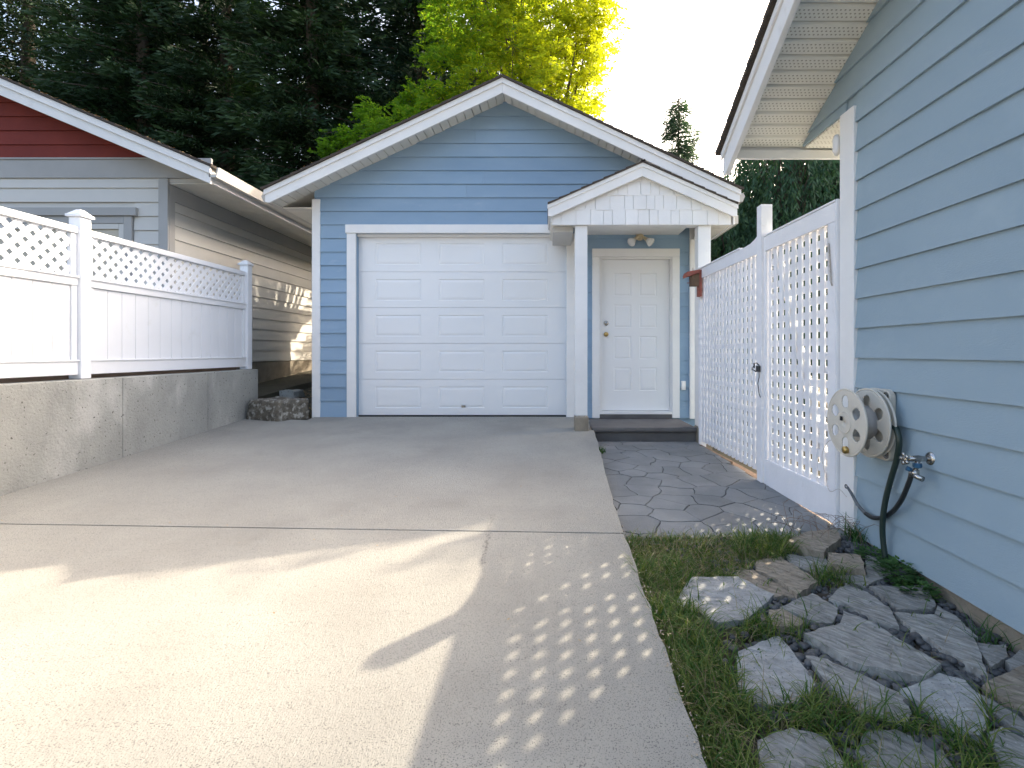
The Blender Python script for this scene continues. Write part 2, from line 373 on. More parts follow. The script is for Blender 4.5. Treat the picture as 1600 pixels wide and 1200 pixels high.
# rough brown plank below the far lattice panel
mb = MB(); mb.ext([(1.77, 4.1), (1.80, 5.9), (1.87, 5.9), (1.93, 4.1)], (0, 0, 0), (1, 0, 0), (0, 1, 0), (0, 0, 1), -.36, -.245)
mb.build('brown_plank', 'brownwood', bevel=.006, label='weathered brown plank lying under the far lattice panel', cat='plank')

# ------------------------------------------------------------------ the garage
G = thing('garage', 'small blue detached garage with white gable trim, roller door and porch', 'garage', (-.6, 9, 0))
WY = 6.86; GX0, GX1 = -3.11, 1.99; AX = -.565; SL = .47
APW = 4.215   # underside at apex at the wall
def roofz(x): return APW-SL*abs(x-AX)
# solid core with openings left for the doors: wall pieces
OP = (-2.556, .255, 0, 2.455); OD = (.695, 1.672, 0, 2.16)
def core(poly): MB().ext(poly, (0, 0, 0), (1, 0, 0), (0, 0, 1), (0, 1, 0), WY+.001, WY+.14).build('wall', 'siding', G)
def gp(x): return (x, roofz(x))
core([(GX0, -.25), (OP[0], -.25), (OP[0], 2.455), (OP[1], 2.455), (OP[1], -.25), (OD[0], -.25), (OD[0], 2.16), (OD[1], 2.16), (OD[1], -.25), (GX1, -.25), gp(GX1), (AX, APW), gp(GX0)])
box('wall', 'siding', G, GX0, GX0+.14, WY+.142, 11.5, -.3, roofz(GX0)-.02, bevel=0)
box('wall', 'siding', G, GX1-.14, GX1, WY+.142, 11.5, -.3, roofz(GX1)-.02, bevel=0)
box('wall', 'siding', G, GX0+.141, GX1-.141, 11.36, 11.5, -.3, 2.9, bevel=0)
cuts = [(SL, 1, APW+SL*AX-.004), (-SL, 1, APW-SL*AX-.004)]
siding(G, 'siding', (0, WY, 0), (1, 0, 0), (0, -1, 0), GX0, GX1, .0307, 4.3, cuts, [(-2.66, .335, -1, 2.50), (.62, 1.75, -1, 2.21)], zfirst=-.015, seams=.45)
siding(G, 'siding', (GX0, WY, 0), (0, 1, 0), (-1, 0, 0), .1, 4.5, .0307, 2.95, step=.1812)
siding(G, 'siding', (GX1, WY, 0), (0, 1, 0), (1, 0, 0), .1, 4.5, .0307, 2.95, step=.1812)
# corner boards
box('corner_board', 'white', G, GX0-.03, GX0+.078, WY-.03, WY+.001, -.01, 2.905)
box('corner_board', 'white', G, GX0-.03, GX0-.001, WY+.002, WY+.1, -.01, 2.88)
box('corner_board', 'white', G, GX1-.09, GX1+.02, WY-.03, WY+.001, -.02, 2.96)
# garage door surround
box('door_trim', 'white', G, -2.69, .30, WY-.045, WY+.001, 2.452, 2.565, bevel=.004)
box('door_trim', 'white', G, -2.675, -2.556, WY-.032, WY+.001, -.01, 2.450, bevel=.004)
box('door_trim', 'white', G, .255, .365, WY-.032, WY+.001, -.01, 2.450, bevel=.004)
box('door_jamb', 'white', G, -2.60, -2.557, WY+.002, WY+.10, -.01, 2.452)
box('door_jamb', 'white', G, .256, .30, WY+.002, WY+.10, -.01, 2.452)
box('door_stop', 'doorwhite', G, -2.556, .255, WY+.03, WY+.075, 2.42, 2.454)
box('weather_seal', 'dark', G, -2.555, .254, WY+.07, WY+.12, -.012, .012, bevel=0)
GD = MB().box(-2.56, .26, WY+.125, WY+.135, 0, 2.45).build('garage_door', 'doorwhite', G)
def embossed(x0, x1, z0, z1, rects, y, th=.035, dep=.0065, a=.014, b=.040):
    mb = MB(); X = sorted({x0, x1, *[r[0] for r in rects], *[r[1] for r in rects]}); Z = sorted({z0, z1, *[r[2] for r in rects], *[r[3] for r in rects]})
    for i in range(len(X)-1):
        for j in range(len(Z)-1):
            cx, cz = (X[i]+X[i+1])/2, (Z[j]+Z[j+1])/2
            if any(r[0] < cx < r[1] and r[2] < cz < r[3] for r in rects): continue
            mb.add([(X[i], y, Z[j]), (X[i+1], y, Z[j]), (X[i+1], y, Z[j+1]), (X[i], y, Z[j+1])], [(0, 1, 2, 3)])
    for r in rects:
        V = []
        for ins, d in ((0, 0), (a*.6, dep), (a, dep), (b, 0.001)):
            V += [(r[0]+ins, y+d, r[2]+ins), (r[1]-ins, y+d, r[2]+ins), (r[1]-ins, y+d, r[3]-ins), (r[0]+ins, y+d, r[3]-ins)]
        mb.add(V, [(k*4+i, k*4+(i+1) % 4, k*4+4+(i+1) % 4, k*4+4+i) for k in range(3) for i in range(4)]+[(12, 13, 14, 15)])
    mb.add([(x0, y, z0), (x1, y, z0), (x1, y, z1), (x0, y, z1), (x0, y+th, z0), (x1, y+th, z0), (x1, y+th, z1), (x0, y+th, z1)],
           [(0, 4, 5, 1), (1, 5, 6, 2), (2, 6, 7, 3), (3, 7, 4, 0), (7, 6, 5, 4)])
    return mb
DY = WY+.085; W = 2.811; x0 = -2.556
for k in range(5):
    z0 = .012+k*.4855; z1 = z0+.482; R = []
    for c in range(3):
        a = x0+.225+c*.86; R.append((a, a+.62, z0+.095, z0+.385))
    embossed(x0, x0+W, z0, z1, R, DY).build('door_section', 'doorwhite', GD, fixn=False)
mb = MB().box(-1.165, -1.105, DY-.016, DY, .118, .150); hd = mb.build('lift_handle', 'chrome', GD, bevel=.006)
# entry door
box('door_trim', 'white', G, .60, .700, WY-.036, WY+.001, -.015, 2.135, bevel=.004)
box('door_trim', 'white', G, 1.668, 1.767, WY-.036, WY+.001, -.015, 2.135, bevel=.004)
box('door_trim', 'white', G, .60, 1.767, WY-.040, WY+.001, 2.137, 2.245, bevel=.004)
box('door_jamb', 'white', G, .696, .735, WY+.002, WY+.12, .0, 2.16)
box('door_jamb', 'white', G, 1.650, 1.671, WY+.002, WY+.12, .0, 2.16)
box('door_jamb', 'white', G,   .736, 1.649, WY+.002, WY+.12, 2.115, 2.159)
box('threshold', 'white', G, .70, 1.667, WY-.03, WY+.12, .035, .072)
box('threshold_sill', 'step', G, .701, 1.666, WY-.025, WY+.10, -.02, .034)
R = []; EDY = WY+.055
for r in range(4):
    for c in range(2):
        a = .745+.155+c*.345; z = .075+.27+r*.425; R.append((a, a+.235, z, z+.31))
ED = embossed(.738, 1.648, .078, 2.112, R, EDY, dep=.007, a=.012, b=.030).build('entry_door', 'doorwhite', G, fixn=False)
kx = .795
MB().lathe([(.034, 0), (.034, -.006), (.026, -.012), (.018, -.014), (.018, -.022), (.010, -.024)], (kx, EDY, 1.255), (0, 1, 0)).build('deadbolt', 'chrome', ED, smooth=False)
MB().lathe([(.032, 0), (.030, -.006), (.013, -.012), (.012, -.030), (.024, -.036), (.028, -.048), (.024, -.060), (.008, -.064)], (kx, EDY, 1.105), (0, 1, 0)).build('door_knob', 'brass', ED, smooth=True)
# roof: fascia, soffit strips, shingles
RY = 6.50; TIP = 3.0
for sgn in (-1, 1):
    ang = math.atan(SL)
    def q(d, z): return (AX+sgn*d, z)
    top = APW+.10; bot = APW-.075
    poly = [(0, top), (TIP, top-SL*TIP), (TIP, bot-SL*TIP+.03), (TIP-.05, bot-SL*(TIP-.05)), (0, bot)]
    MB().ext([(AX+sgn*a, b) for a, b in poly], (0, 0, 0), (1, 0, 0), (0, 0, 1), (0, 1, 0), RY-.035, RY).build('rake_fascia', 'white', G, bevel=.004)
    poly = [(0, top+.012), (TIP+.01, top+.012-SL*(TIP+.01)), (TIP+.01, top-.055-SL*(TIP+.01)), (0, top-.055)]
    MB().ext([(AX+sgn*a, b) for a, b in poly], (0, 0, 0), (1, 0, 0), (0, 0, 1), (0, 1, 0), RY-.052, RY-.036).build('rake_trim', 'white', G, bevel=.003)
    # soffit strips between fascia and wall
    n = 29; st = TIP/n
    for i in range(n):
        a, b = i*st+.005, (i+1)*st-.005
        pl = [(a, APW-.004-SL*a), (b, APW-.004-SL*b), (b, APW+.029-SL*b), (a, APW+.029-SL*a)]
        
        MB().ext([(AX+sgn*x, z) for x, z in pl], (0, 0, 0), (1, 0, 0), (0, 0, 1), (0, 1, 0), RY+.001, WY+.001).build('soffit_strip', 'soffit', G)
    s = Vector((-sgn*math.cos(ang), 0, math.sin(ang))); nn = Vector((sgn*math.sin(ang), 0, math.cos(ang)))
    e = Vector((AX+sgn*(TIP+.02), 0, top+.014-SL*(TIP+.02)))
    roofslab(G, 'roof_shingles', e, s, nn, (0, 1, 0), (TIP+.02)/math.cos(ang), RY-.075, 11.9)
    # roof deck
    MB().ext([(AX+sgn*a, b) for a, b in [(0, APW+.030), (TIP-.02, APW+.030-SL*(TIP-.02)), (TIP-.02, top+.01-SL*(TIP-.02)), (0, top+.01)]], (0, 0, 0), (1, 0, 0), (0, 0, 1), (0, 1, 0), RY+.002, 11.85).build('roof_deck', 'soffit', G)
    # side gutter and level eave soffit
    ex = AX+sgn*TIP; zg = top-SL*TIP
    gpl = [(0, 0), (sgn*.10, 0), (sgn*.12, -.04), (sgn*.09, -.11), (0, -.11)]
    MB().ext([(ex-sgn*.02+a, zg-.005+b) for a, b in gpl], (0, 0, 0), (1, 0, 0), (0, 0, 1), (0, 1, 0), RY+.06, 11.85).build('gutter', 'gutter', G)
    wx = GX0 if sgn < 0 else GX1
    for i in range(24):
        y0 = WY+.002+i*.2
        box('soffit_strip', 'soffit', G, wx-sgn*.0+sgn*.02, ex-sgn*.025, y0, y0+.195, zg-.115, zg-.10, bevel=0)

# porch roof on two posts
PR = thing('porch_roof', None, None, (1.1-G.location.x, 6.4-G.location.y, 2.4)); PR.parent = G
PY = 5.90; PAX = 1.095; PT = 1.085; PTOP = 3.03; PS = .445; PH = .145
for sgn in (-1, 1):
    ang = math.atan(PS)
    poly = [(0, PTOP), (PT, PTOP-PS*PT), (PT, PTOP-PS*PT-PH+.02), (PT-.05, PTOP-PH-PS*(PT-.05)), (0, PTOP-PH)]
    MB().ext([(PAX+sgn*a, b) for a, b in poly], (0, 0, 0), (1, 0, 0), (0, 0, 1), (0, 1, 0), PY-.03, PY).build('fascia', 'white', PR, bevel=.003)
    poly = [(0, PTOP+.006), (PT+.008, PTOP+.006-PS*PT), (PT+.008, PTOP-.04-PS*PT), (0, PTOP-.04)]
    MB().ext([(PAX+sgn*a, b) for a, b in poly], (0, 0, 0), (1, 0, 0), (0, 0, 1), (0, 1, 0), PY-.044, PY-.031).build('fascia_trim', 'white', PR, bevel=.002)
    s = Vector((-sgn*math.cos(ang), 0, math.sin(ang))); nn = Vector((sgn*math.sin(ang), 0, math.cos(ang)))
    e = Vector((PAX+sgn*(PT-.014), 0, PTOP+.008-PS*(PT-.014)))
    roofslab(PR, 'shingles', e, s, nn, (0, 1, 0), (PT+.015)/math.cos(ang), PY-.06, WY-.03, th=.022)
    MB().ext([(PAX+sgn*a, b) for a, b in [(0, PTOP-.06), (PT-.001, PTOP-.06-PS*(PT-.001)), (PT-.001, PTOP-PS*(PT-.001)+.004), (0, PTOP+.004)]], (0, 0, 0), (1, 0, 0), (0, 0, 1), (0, 1, 0), PY+.002, WY-.022).build('deck', 'white', PR)
    # boxed eave at the side with a dark slot
    ex0, ex1 = (PAX-PT+.03, .345) if sgn < 0 else (1.93, PAX+PT-.03)
    if sgn < 0:
        box('eave_box', 'soffit', PR, ex0, ex1-.03, PY+.075, WY-.022, 2.352, 2.375)
        box('eave_box', 'white', PR, ex0+.0, ex0+.02, PY+.06, WY-.022, 2.376, 2.50)
        box('gutter', 'gutter', PR, ex0+.03, ex1-.035, PY+.16, WY-.03, 2.285, 2.350)
    else:
        for i in range(7): box('eave_strip', 'soffit', PR, ex0, ex1, PY+.08+i*.12, PY+.195+i*.12, 2.352, 2.366, bevel=0)
        box('eave_box', 'white', PR, ex1+.001, ex1+.02, PY+.02, WY-.022, 2.34, 2.52)
        box('gutter', 'gutter', PR, ex1+.022, ex1+.09, PY+.1, WY-.03, 2.37, 2.47)
# gable shingles
GYB = 2.340; cutp = [(1, 0, PAX+1.035), (-1, 0, -PAX+1.035), (PS, 1, PTOP-PH+.02+PS*PAX), (-PS, 1, PTOP-PH+.02-PS*PAX)]
bk = [(PAX-1.03, GYB+.02), (PAX+1.03, GYB+.02), (PAX+1.03, GYB+.06), (PAX, PTOP-.05), (PAX-1.03, GYB+.06)]
MB().ext(bk, (0, 0, 0), (1, 0, 0), (0, 0, 1), (0, 1, 0), PY+.055, PY+.075).build('gable_backing', 'white', PR)
for r in range(4):
    x = .06+random.uniform(-.05, 0)
    zb = GYB+r*.168
    while x < 2.15:
        wd = random.choice([.10, .115, .13, .15, .17]); z0 = zb+(random.uniform(0, .012) if r else 0)
        poly = [(x+.002, z0), (x+wd-.002, z0), (x+wd-.002, zb+.19), (x+.002, zb+.19)]
        for c in cutp: poly = clip(poly, *c) if poly else poly
        if len(poly) >= 3 and area(poly) > .0008:
            k = len(poly); th = random.uniform(.012, .019)
            fr = [(p[0], PY+.053-th-.006*(1-(p[1]-zb)/.19)-.004, p[1]) for p in poly]; b_ = [(p[0], PY+.054, p[1]) for p in poly]
            MB().add(fr+b_, [tuple(range(k)), tuple(range(2*k-1, k-1, -1))]+[(i, k+i, k+(i+1) % k, (i+1) % k) for i in range(k)]).build('gable_shingle', 'white', PR)
        x += wd
box('beam', 'white', PR, .30, 1.925, PY+.076, PY+.19, GYB-.0, GYB+.12)
box('porch_ceiling', 'white', PR, .475, 1.75, PY+.192, WY-.022, GYB+.09, GYB+.12, bevel=0)
# posts
for xa, xb, zb in ((.325, .468, .125), (1.757, 1.905, .0)):
    po = box('porch_post', 'white', G, xa, xb, PY+.06, PY+.20, zb, GYB-.001, bevel=.004)
    box('post_foot', 'foundation', po, xa-.006, xb+.012, PY+.03, PY+.23, zb-.34, zb-.012, bevel=.012)
    box('post_bracket', 'rust', po, xa+.012, xb-.012, PY+.062, PY+.19, zb-.012, zb-.0005, bevel=.001)
box('pilaster', 'white', G, 1.895, 1.985, WY-.075, WY-.031, -.02, 2.36)
# step
st = MB().box(.525, 1.752, 6.03, WY-.045, -.34, -.075).build('porch_step', 'step', G, bevel=.008)
MB().box(.520, 1.754, 5.985, WY-.042, -.073, -.018).build('step_tread', 'step', st, bevel=.016)

# ------------------------------------------------------------------ fittings on the garage
wl = thing('flood_light', 'aged cream twin flood light fixed on the blue wall above the entry door', 'light', (1.235, 6.83, 2.42))
MB().lathe([(.052, 0), (.052, -.02), (.035, -.035), (.030, -.045)], (1.235, 6.842, 2.405), (0, 1, 0)).build('wall_plate', 'fixture', wl, smooth=True)
MB().lathe([(.002, -.038), (.022, -.032), (.036, -.012), (.040, .005), (.034, .022), (.018, .034)], (1.237, 6.795, 2.462), (0, 0, 1)).build('motion_sensor', 'fixture', wl, smooth=True)
for sgn in (-1, 1):
    a = Vector((1.235+sgn*.03, 6.80, 2.40)); d = Vector((sgn*.66, -.42, -.60)).normalized()
    hd = MB().lathe([(.014, 0), (.014, .03), (.020, .036), (.024, .075), (.030, .085)], a, d).build('lamp_head', 'fixture', wl, smooth=True)
    MB().lathe([(.028, .084), (.034, .095), (.056, .135), (.060, .152), (.053, .162), (.01, .168)], a, d).build('bulb', 'bulb', hd, smooth=True)
so_ = thing('outlet_box', 'small white weatherproof outlet cover low on the blue wall right of the entry door', 'outlet', (1.815, 6.83, .42))
box('outlet_plate', 'doorwhite', so_, 1.788, 1.845, 6.815, 6.842, .36, .48, bevel=.004)
box('outlet_lid', 'white', so_, 1.797, 1.836, 6.807, 6.8145, .372, .468, bevel=.003)
so_ = thing('outlet_box', 'small grey outlet low on the wall strip left of the porch post', 'outlet', (.40, 6.83, .42))
box('outlet_plate', 'greytrim', so_, .385, .445, 6.815, 6.842, .40, .50, bevel=.004)
# bird house on the fence end, seen from the side
bx = 1.70; by = 5.86
bh = thing('birdhouse', 'small weathered red birdhouse with rusty red roof on the end of the lattice fence', 'birdhouse', (1.70, by, 1.5))
box('back_plate', 'redwood', bh, 1.725, 1.757, by-.05, by+.05, 1.50, 1.80, bevel=.003)
MB().ext([(1.64, 1.62), (1.723, 1.62), (1.723, 1.76), (1.64, 1.735)], (0, 0, 0), (1, 0, 0), (0, 0, 1), (0, 1, 0), by-.055, by+.055).build('nest_box', 'birdbody', bh, bevel=.003)
MB().ext([(1.575, 1.715), (1.724, 1.765), (1.724, 1.80), (1.585, 1.775), (1.57, 1.74)], (0, 0, 0), (1, 0, 0), (0, 0, 1), (0, 1, 0), by-.075, by+.075).build('roof_board', 'redwood', bh, bevel=.003)
box('perch', 'redwood', bh, 1.60, 1.638, by-.004, by+.004, 1.652, 1.660, bevel=0)
box('hook', 'rust', bh, 1.665, 1.672, by-.003, by+.003, 1.78, 1.83, bevel=0)

# ------------------------------------------------------------------ right: lattice fence and gate
def fx(y): return 1.87-(y-3.2)/2.73*.085
LF = thing('lattice_fence', 'tall white lattice fence panel running from the garage porch to the gate post', 'fence', (1.83, 5.1, -.2))
GT = thing('lattice_gate', 'white lattice gate with solid bottom board beside the blue house corner', 'gate', (1.865, 3.8, -.25))
def lpanel(root, ya, yb, zb, zt, gap0, s=.095, bw=.051):
    """vertical slats facing the driveway, horizontal slats behind"""
    dirv = Vector((fx(yb)-fx(ya), yb-ya, 0)).normalized(); nrm = Vector((-dirv.y, dirv.x, 0))*1.0     # towards -x
    o = Vector((fx(ya), ya, 0)); L = (Vector((fx(yb), yb, 0))-o).length; zt_ = zt
    n = int(L/s); off = (L-n*s)/2
    for i in range(n+1):
        a = off+i*s-bw/2; 
        if a < 0: a = 0
        b = min(a+bw, L)
        MB().ext([(a, zb), (b, zb), (b, zt_), (a, zt_)], o, dirv, (0, 0, 1), nrm, .002, .014+random.uniform(0, .002)).build('lattice_slat', 'lattice', root)
    m = int((zt-zb)/s)
    for j in range(m+1):
        z = zb+(zt-zb-m*s)/2+j*s
        MB().ext([(0, z-bw/2), (L, z-bw/2), (L, z+bw/2), (0, z+bw/2)], o, dirv, (0, 0, 1), nrm, -.012, .0015).build('lattice_slat', 'lattice', root)
def lboard(root, name, ya, yb, za, zb, t0, t1, m='lattice', zs=None, bevel=.003):
    dirv = Vector((fx(yb)-fx(ya), yb-ya, 0)).normalized(); nrm = Vector((-dirv.y, dirv.x, 0))
    o = Vector((fx(ya), ya, 0)); L = (Vector((fx(yb), yb, 0))-o).length
    poly = [(0, za), (L, za), (L, zb), (0, zb)] if zs is None else zs(L)
    return MB().ext(poly, o, dirv, (0, 0, 1), nrm, t0, t1).build(name, m, root, bevel=bevel)
# far panel
lpanel(LF, 4.40, 5.93, -.16, 1.72, 0)
lboard(LF, 'top_rail', 4.36, 5.93, 1.70, 1.815, .017, .036, zs=lambda L: [(0, 1.705), (L, 1.705), (L, 1.815), (.30, 1.815), (.16, 1.822), (.07, 1.842), (0, 1.87)])
lboard(LF, 'rail_cap', 4.75, 5.93, 1.817, 1.832, -.014, .045)
pst = MB().box(fx(4.32)-.052, fx(4.32)+.045, 4.27, 4.36, -.30, 2.10).build('post', 'lattice', LF, bevel=.006)
MB().box(fx(5.93)-.03, fx(5.93)+.05, 5.905, 5.95, -.30, 1.80).build('end_post', 'lattice', LF, bevel=.004)
# gate
lpanel(GT, 3.325, 4.225, -.05, 1.73, 0)
lboard(GT, 'top_rail', 3.258, 4.26, 1.70, 1.82, .017, .036)
lboard(GT, 'rail_cap', 3.258, 4.26, 1.822, 1.836, -.014, .042)
lboard(GT, 'bottom_board', 3.258, 4.26, -.235, -.02, .017, .036)
lboard(GT, 'stile', 3.258, 3.335, -.018, 1.698, .018, .037)
lboard(GT, 'stile', 4.222, 4.26, -.018, 1.698, .018, .037)
box('gap_filler', 'lattice', GT, 1.838, 1.90, 3.252, 3.30, -.30, 1.84)  # filler strip added to block sun leaking between gate stile and corner board
lboard(GT, 'diagonal_brace', 3.4, 4.17, 0, 0, -.034, -.0135, zs=lambda L: [(0, -.02), (.07, -.02), (L, 1.66), (L, 1.72), (L-.06, 1.72), (0, .08)])
# spring, latch, hasp
sp = [];
for i in range(241):
    t = i/240; y = 3.315+.028*(-t); z = 1.57-.25*t; q = t*2*math.pi*30
    sp.append((fx(3.3)-.048+.008*math.cos(q), y+.008*math.sin(q), z))
MB().tube(sp, .0018, 4).build('closing_spring', 'rust', GT, smooth=True)
MB().tube([(fx(3.3)-.046, 3.33, 1.70), (fx(3.3)-.048, 3.316, 1.57)], .0016, 5).build('spring_wire', 'rust', GT)
MB().tube([(fx(3.3)-.047, 3.288, 1.32), (fx(3.3)-.038, 3.286, 1.29)], .004, 5).build('spring_wire', 'rust', GT)
yl = 4.30; xl = fx(yl)-.058
lt = box('latch', 'black', GT, xl-.014, xl, yl-.035, yl+.03, .70, .75, bevel=.003)
MB().tube([(xl-.01, yl-.03, .755), (xl-.04, yl-.05, .775), (xl-.05, yl-.02, .77), (xl-.03, yl+.02, .735)], .005, 6).build('latch_lever', 'black', lt, smooth=True)
MB().tube([(xl-.01, yl+.03, .70), (xl-.03, yl+.07, .72), (xl-.015, yl+.05, .76)], .005, 6).build('latch_lever', 'black', lt, smooth=True)
MB().tube([(xl-.012, yl-.03, .72), (xl-.016, yl-.045, .66), (xl-.013, yl-.01, .60), (xl-.013, yl-.035, .52), (xl-.012, yl-.06, .49)], .0035, 6).build('pull_cord', 'black', lt, smooth=True)
MB().tube([(fx(3.35)-.04, 3.335, .85), (fx(3.35)-.06, 3.335, .845), (fx(3.35)-.06, 3.335, .735), (fx(3.35)-.04, 3.335, .73)], .004, 6).build('gate_hasp', 'lattice', GT, smooth=True)

# ------------------------------------------------------------------ right: the blue house
H = thing('blue_house', 'grey blue lap-sided house wall with white rake board and cream perforated soffit', 'house', (5, 0, -.3))
HX = 1.89; HY = 3.22; HS = .53; EY = 3.79
def hz(y): return 2.378+HS*(EY-y)      # soffit underside at the wall
RDG = -.3
MB().ext([(HY, -.7), (HY, 2.372), (EY-.03, 2.372), (EY-.03, hz(EY-.03)-.0), (RDG, hz(RDG)), (-4.4, hz(RDG)-HS*(4.1)), (-4.4, -.7)], (HX+.001, 0, 0), (0, 1, 0), (0, 0, 1), (1, 0, 0), 0, .16).build('wall', 'siding2', H)
box('wall', 'siding2', H, HX+.162, 9, 3.03, HY, -.7, 2.40, bevel=0)
box('wall', 'siding2', H, HX+.162, 9, -4.4, -4.2, -.7, 2.40, bevel=0)
siding(H, 'siding2', (HX, 0, 0), (0, 1, 0), (-1, 0, 0), -4.4, HY-.002, -.24, 4.7, [(HS, 1, 2.378+HS*EY-.004), (-HS, 1, 2.378+HS*EY-2*HS*RDG-.004)], [(HY-.11, HY+.1, -1, 2.36)], step=.1785, seams=0)
siding(H, 'siding2', (HX, 0, 0), (0, 1, 0), (-1, 0, 0), HY-.002, EY-.03, -.24+14*.1785, 2.80, [(HS, 1, 2.378+HS*EY-.004), (0, -1, -2.374)], step=.1785)
box('foundation', 'foundation', H, HX-.006, HX+.0, -4.4, HY, -.8, -.245, bevel=0)
box('corner_board', 'white', H, HX-.034, HX+.0005, HY-.118, HY+.03, -.27, 2.362, bevel=.004)
box('corner_board', 'white', H, HX+.002, HX+.11, HY+.001, HY+.03, -.27, 2.36, bevel=.004)
RX = 1.32
def rb(y): return 2.18+HS*(3.8-y)
MB().ext([(3.84, rb(3.84)+.035), (3.80, rb(3.80)), (RDG, rb(RDG)), (-4.4, rb(RDG)-HS*4.1), (-4.4, rb(RDG)-HS*4.1+.2), (RDG, rb(RDG)+.2), (3.84, rb(3.84)+.2)], (0, 0, 0), (0, 1, 0), (0, 0, 1), (1, 0, 0), RX, RX+.038).build('rake_fascia', 'white', H, bevel=.004)
MB().ext([(3.85, rb(3.85)+.15), (RDG, rb(RDG)+.15), (RDG, rb(RDG)+.207), (3.85, rb(3.85)+.207)], (0, 0, 0), (0, 1, 0), (0, 0, 1), (1, 0, 0), RX-.016, RX-.001).build('rake_trim', 'white', H, bevel=.003)
# sloped soffit strips
ch = .1
n = int((EY-RDG)/.088)
for i in range(n):
    ya = EY-i*.088-.001; yb = EY-(i+1)*.088+.001
    za, zb_ = hz(ya)-.003, hz(yb)-.003
    poly = [(ya-.003, za+.008), (ya-.009, za+HS*.009), (yb+.009, zb_-HS*.009), (yb+.003, zb_+.008), (yb+.003, zb_+.012), (ya-.003, za+.012)]
    MB().ext(poly, (0, 0, 0), (0, 1, 0), (0, 0, 1), (1, 0, 0), RX+.040, HX+.0).build('soffit_strip', 'perf', H)
MB().ext([(EY, hz(EY)+.013), (RDG, hz(RDG)+.013), (RDG, hz(RDG)+.05), (EY, hz(EY)+.05)], (0, 0, 0), (0, 1, 0), (0, 0, 1), (1, 0, 0), RX+.04, 9).build('roof_deck', 'soffit', H)
MB().ext([(RDG-.002, hz(RDG)+.013), (-4.7, hz(RDG)+.013-HS*4.4), (-4.7, hz(RDG)+.05-HS*4.4), (RDG-.002, hz(RDG)+.05)], (0, 0, 0), (0, 1, 0), (0, 0, 1), (1, 0, 0), RX+.04, 9).build('roof_deck', 'soffit', H)
# level eave soffit and its fascia
for i in range(6):
    box('soffit_strip', 'perf', H, HX-.0+i*1.2, HX+1.195+i*1.2, HY+.032, EY-.032, 2.362, 2.374, bevel=0)
box('eave_fascia', 'white', H, RX+.039, 9, EY-.03, EY+.0, 2.288, 2.352, bevel=.003)
box('eave_fascia', 'white', H, RX+.039, 9, EY+.001, EY+.02, 2.30, 2.42, bevel=.003)
MB().lathe([(.012, 0), (.024, .03), (.024, .10), (.012, .13)], (HX-.030, HY+.070, 2.13), (0, 0, 1), 12).build('downspout_elbow', 'white', H, smooth=True)
ang = math.atan(HS); s = Vector((0, -math.cos(ang), math.sin(ang))); nn = Vector((0, math.sin(ang), math.cos(ang)))
roofslab(H, 'roof_shingles', (0, 3.87, rb(3.87)+.215), s, nn, (1, 0, 0), (3.87-RDG)/math.cos(ang), RX-.045, 9, th=.035)
s = Vector((0, math.cos(ang), math.sin(ang))); nn = Vector((0, -math.sin(ang), math.cos(ang)))
roofslab(H, 'roof_shingles', (0, -4.75, rb(RDG)+.215-HS*4.45), s, nn, (1, 0, 0), 4.45/math.cos(ang), RX-.045, 9, th=.035)

# ------------------------------------------------------------------ left: the beige house
B = thing('beige_house', 'beige lap-sided house with dark red gable and grey trim behind the white fence', 'house', (-9, 9, .4))
BX = -4.9; BY = 6.6; BS = .422; BR = -9.0
def bz(x): return 3.05+BS*(-4.25-x)
MB().ext([(BX, .2), (BX, 3.05), (-4.3, 3.05), (-4.3, 3.08), (BR, bz(BR)), (-13.7, 3.08), (-13.1, .2)], (0, 0, 0), (1, 0, 0), (0, 0, 1), (0, 1, 0), BY+.001, BY+.15).build('wall', 'beige', B)
box('wall', 'beige', B, BX-.15, BX-.001, BY+.152, 14, .2, 3.04, bevel=0)
bcut = [(BS, 1, 3.05-BS*4.25+.0), (-BS, 1, bz(BR)-BS*BR)]
siding(B, 'beige', (0, BY, 0), (1, 0, 0), (0, -1, 0), -13.1, BX-.09, .62, 3.10, [], [(-7.35, -5.31, 1.25, 2.70)], step=.1812)
siding(B, 'red', (0, BY, 0), (1, 0, 0), (0, -1, 0), -13.1, -4.6, 3.352, 5.3, bcut, [], step=.1812)
box('frieze_board', 'greytrim', B, -13.1, -4.31, BY-.035, BY+.0005, 3.10, 3.352)
box('frieze_cap', 'greytrim', B, -13.1, -4.75, BY-.05, BY-.036, 3.335, 3.356, bevel=.001)
siding(B, 'beige', (BX, BY, 0), (0, 1, 0), (1, 0, 0), .10, 7.3, .71, 2.84, [], [], step=.1812)
box('frieze_board', 'greytrim', B, BX+.0, BX+.03, BY+.002, 14, 2.83, 3.03)
box('foundation', 'foundation', B, BX-.0, BX+.012, BY+.002, 14, -.1, .70, bevel=0)
box('foundation', 'foundation', B, -13.1, BX-.1, BY-.012, BY-.0, -.1, .62, bevel=0)
box('corner_board', 'greytrim', B, BX-.09, BX+.03, BY-.03, BY+.0, .6, 3.095)
box('corner_board', 'greytrim', B, BX+.0005, BX+.031, BY+.001, BY+.10, .6, 3.03)
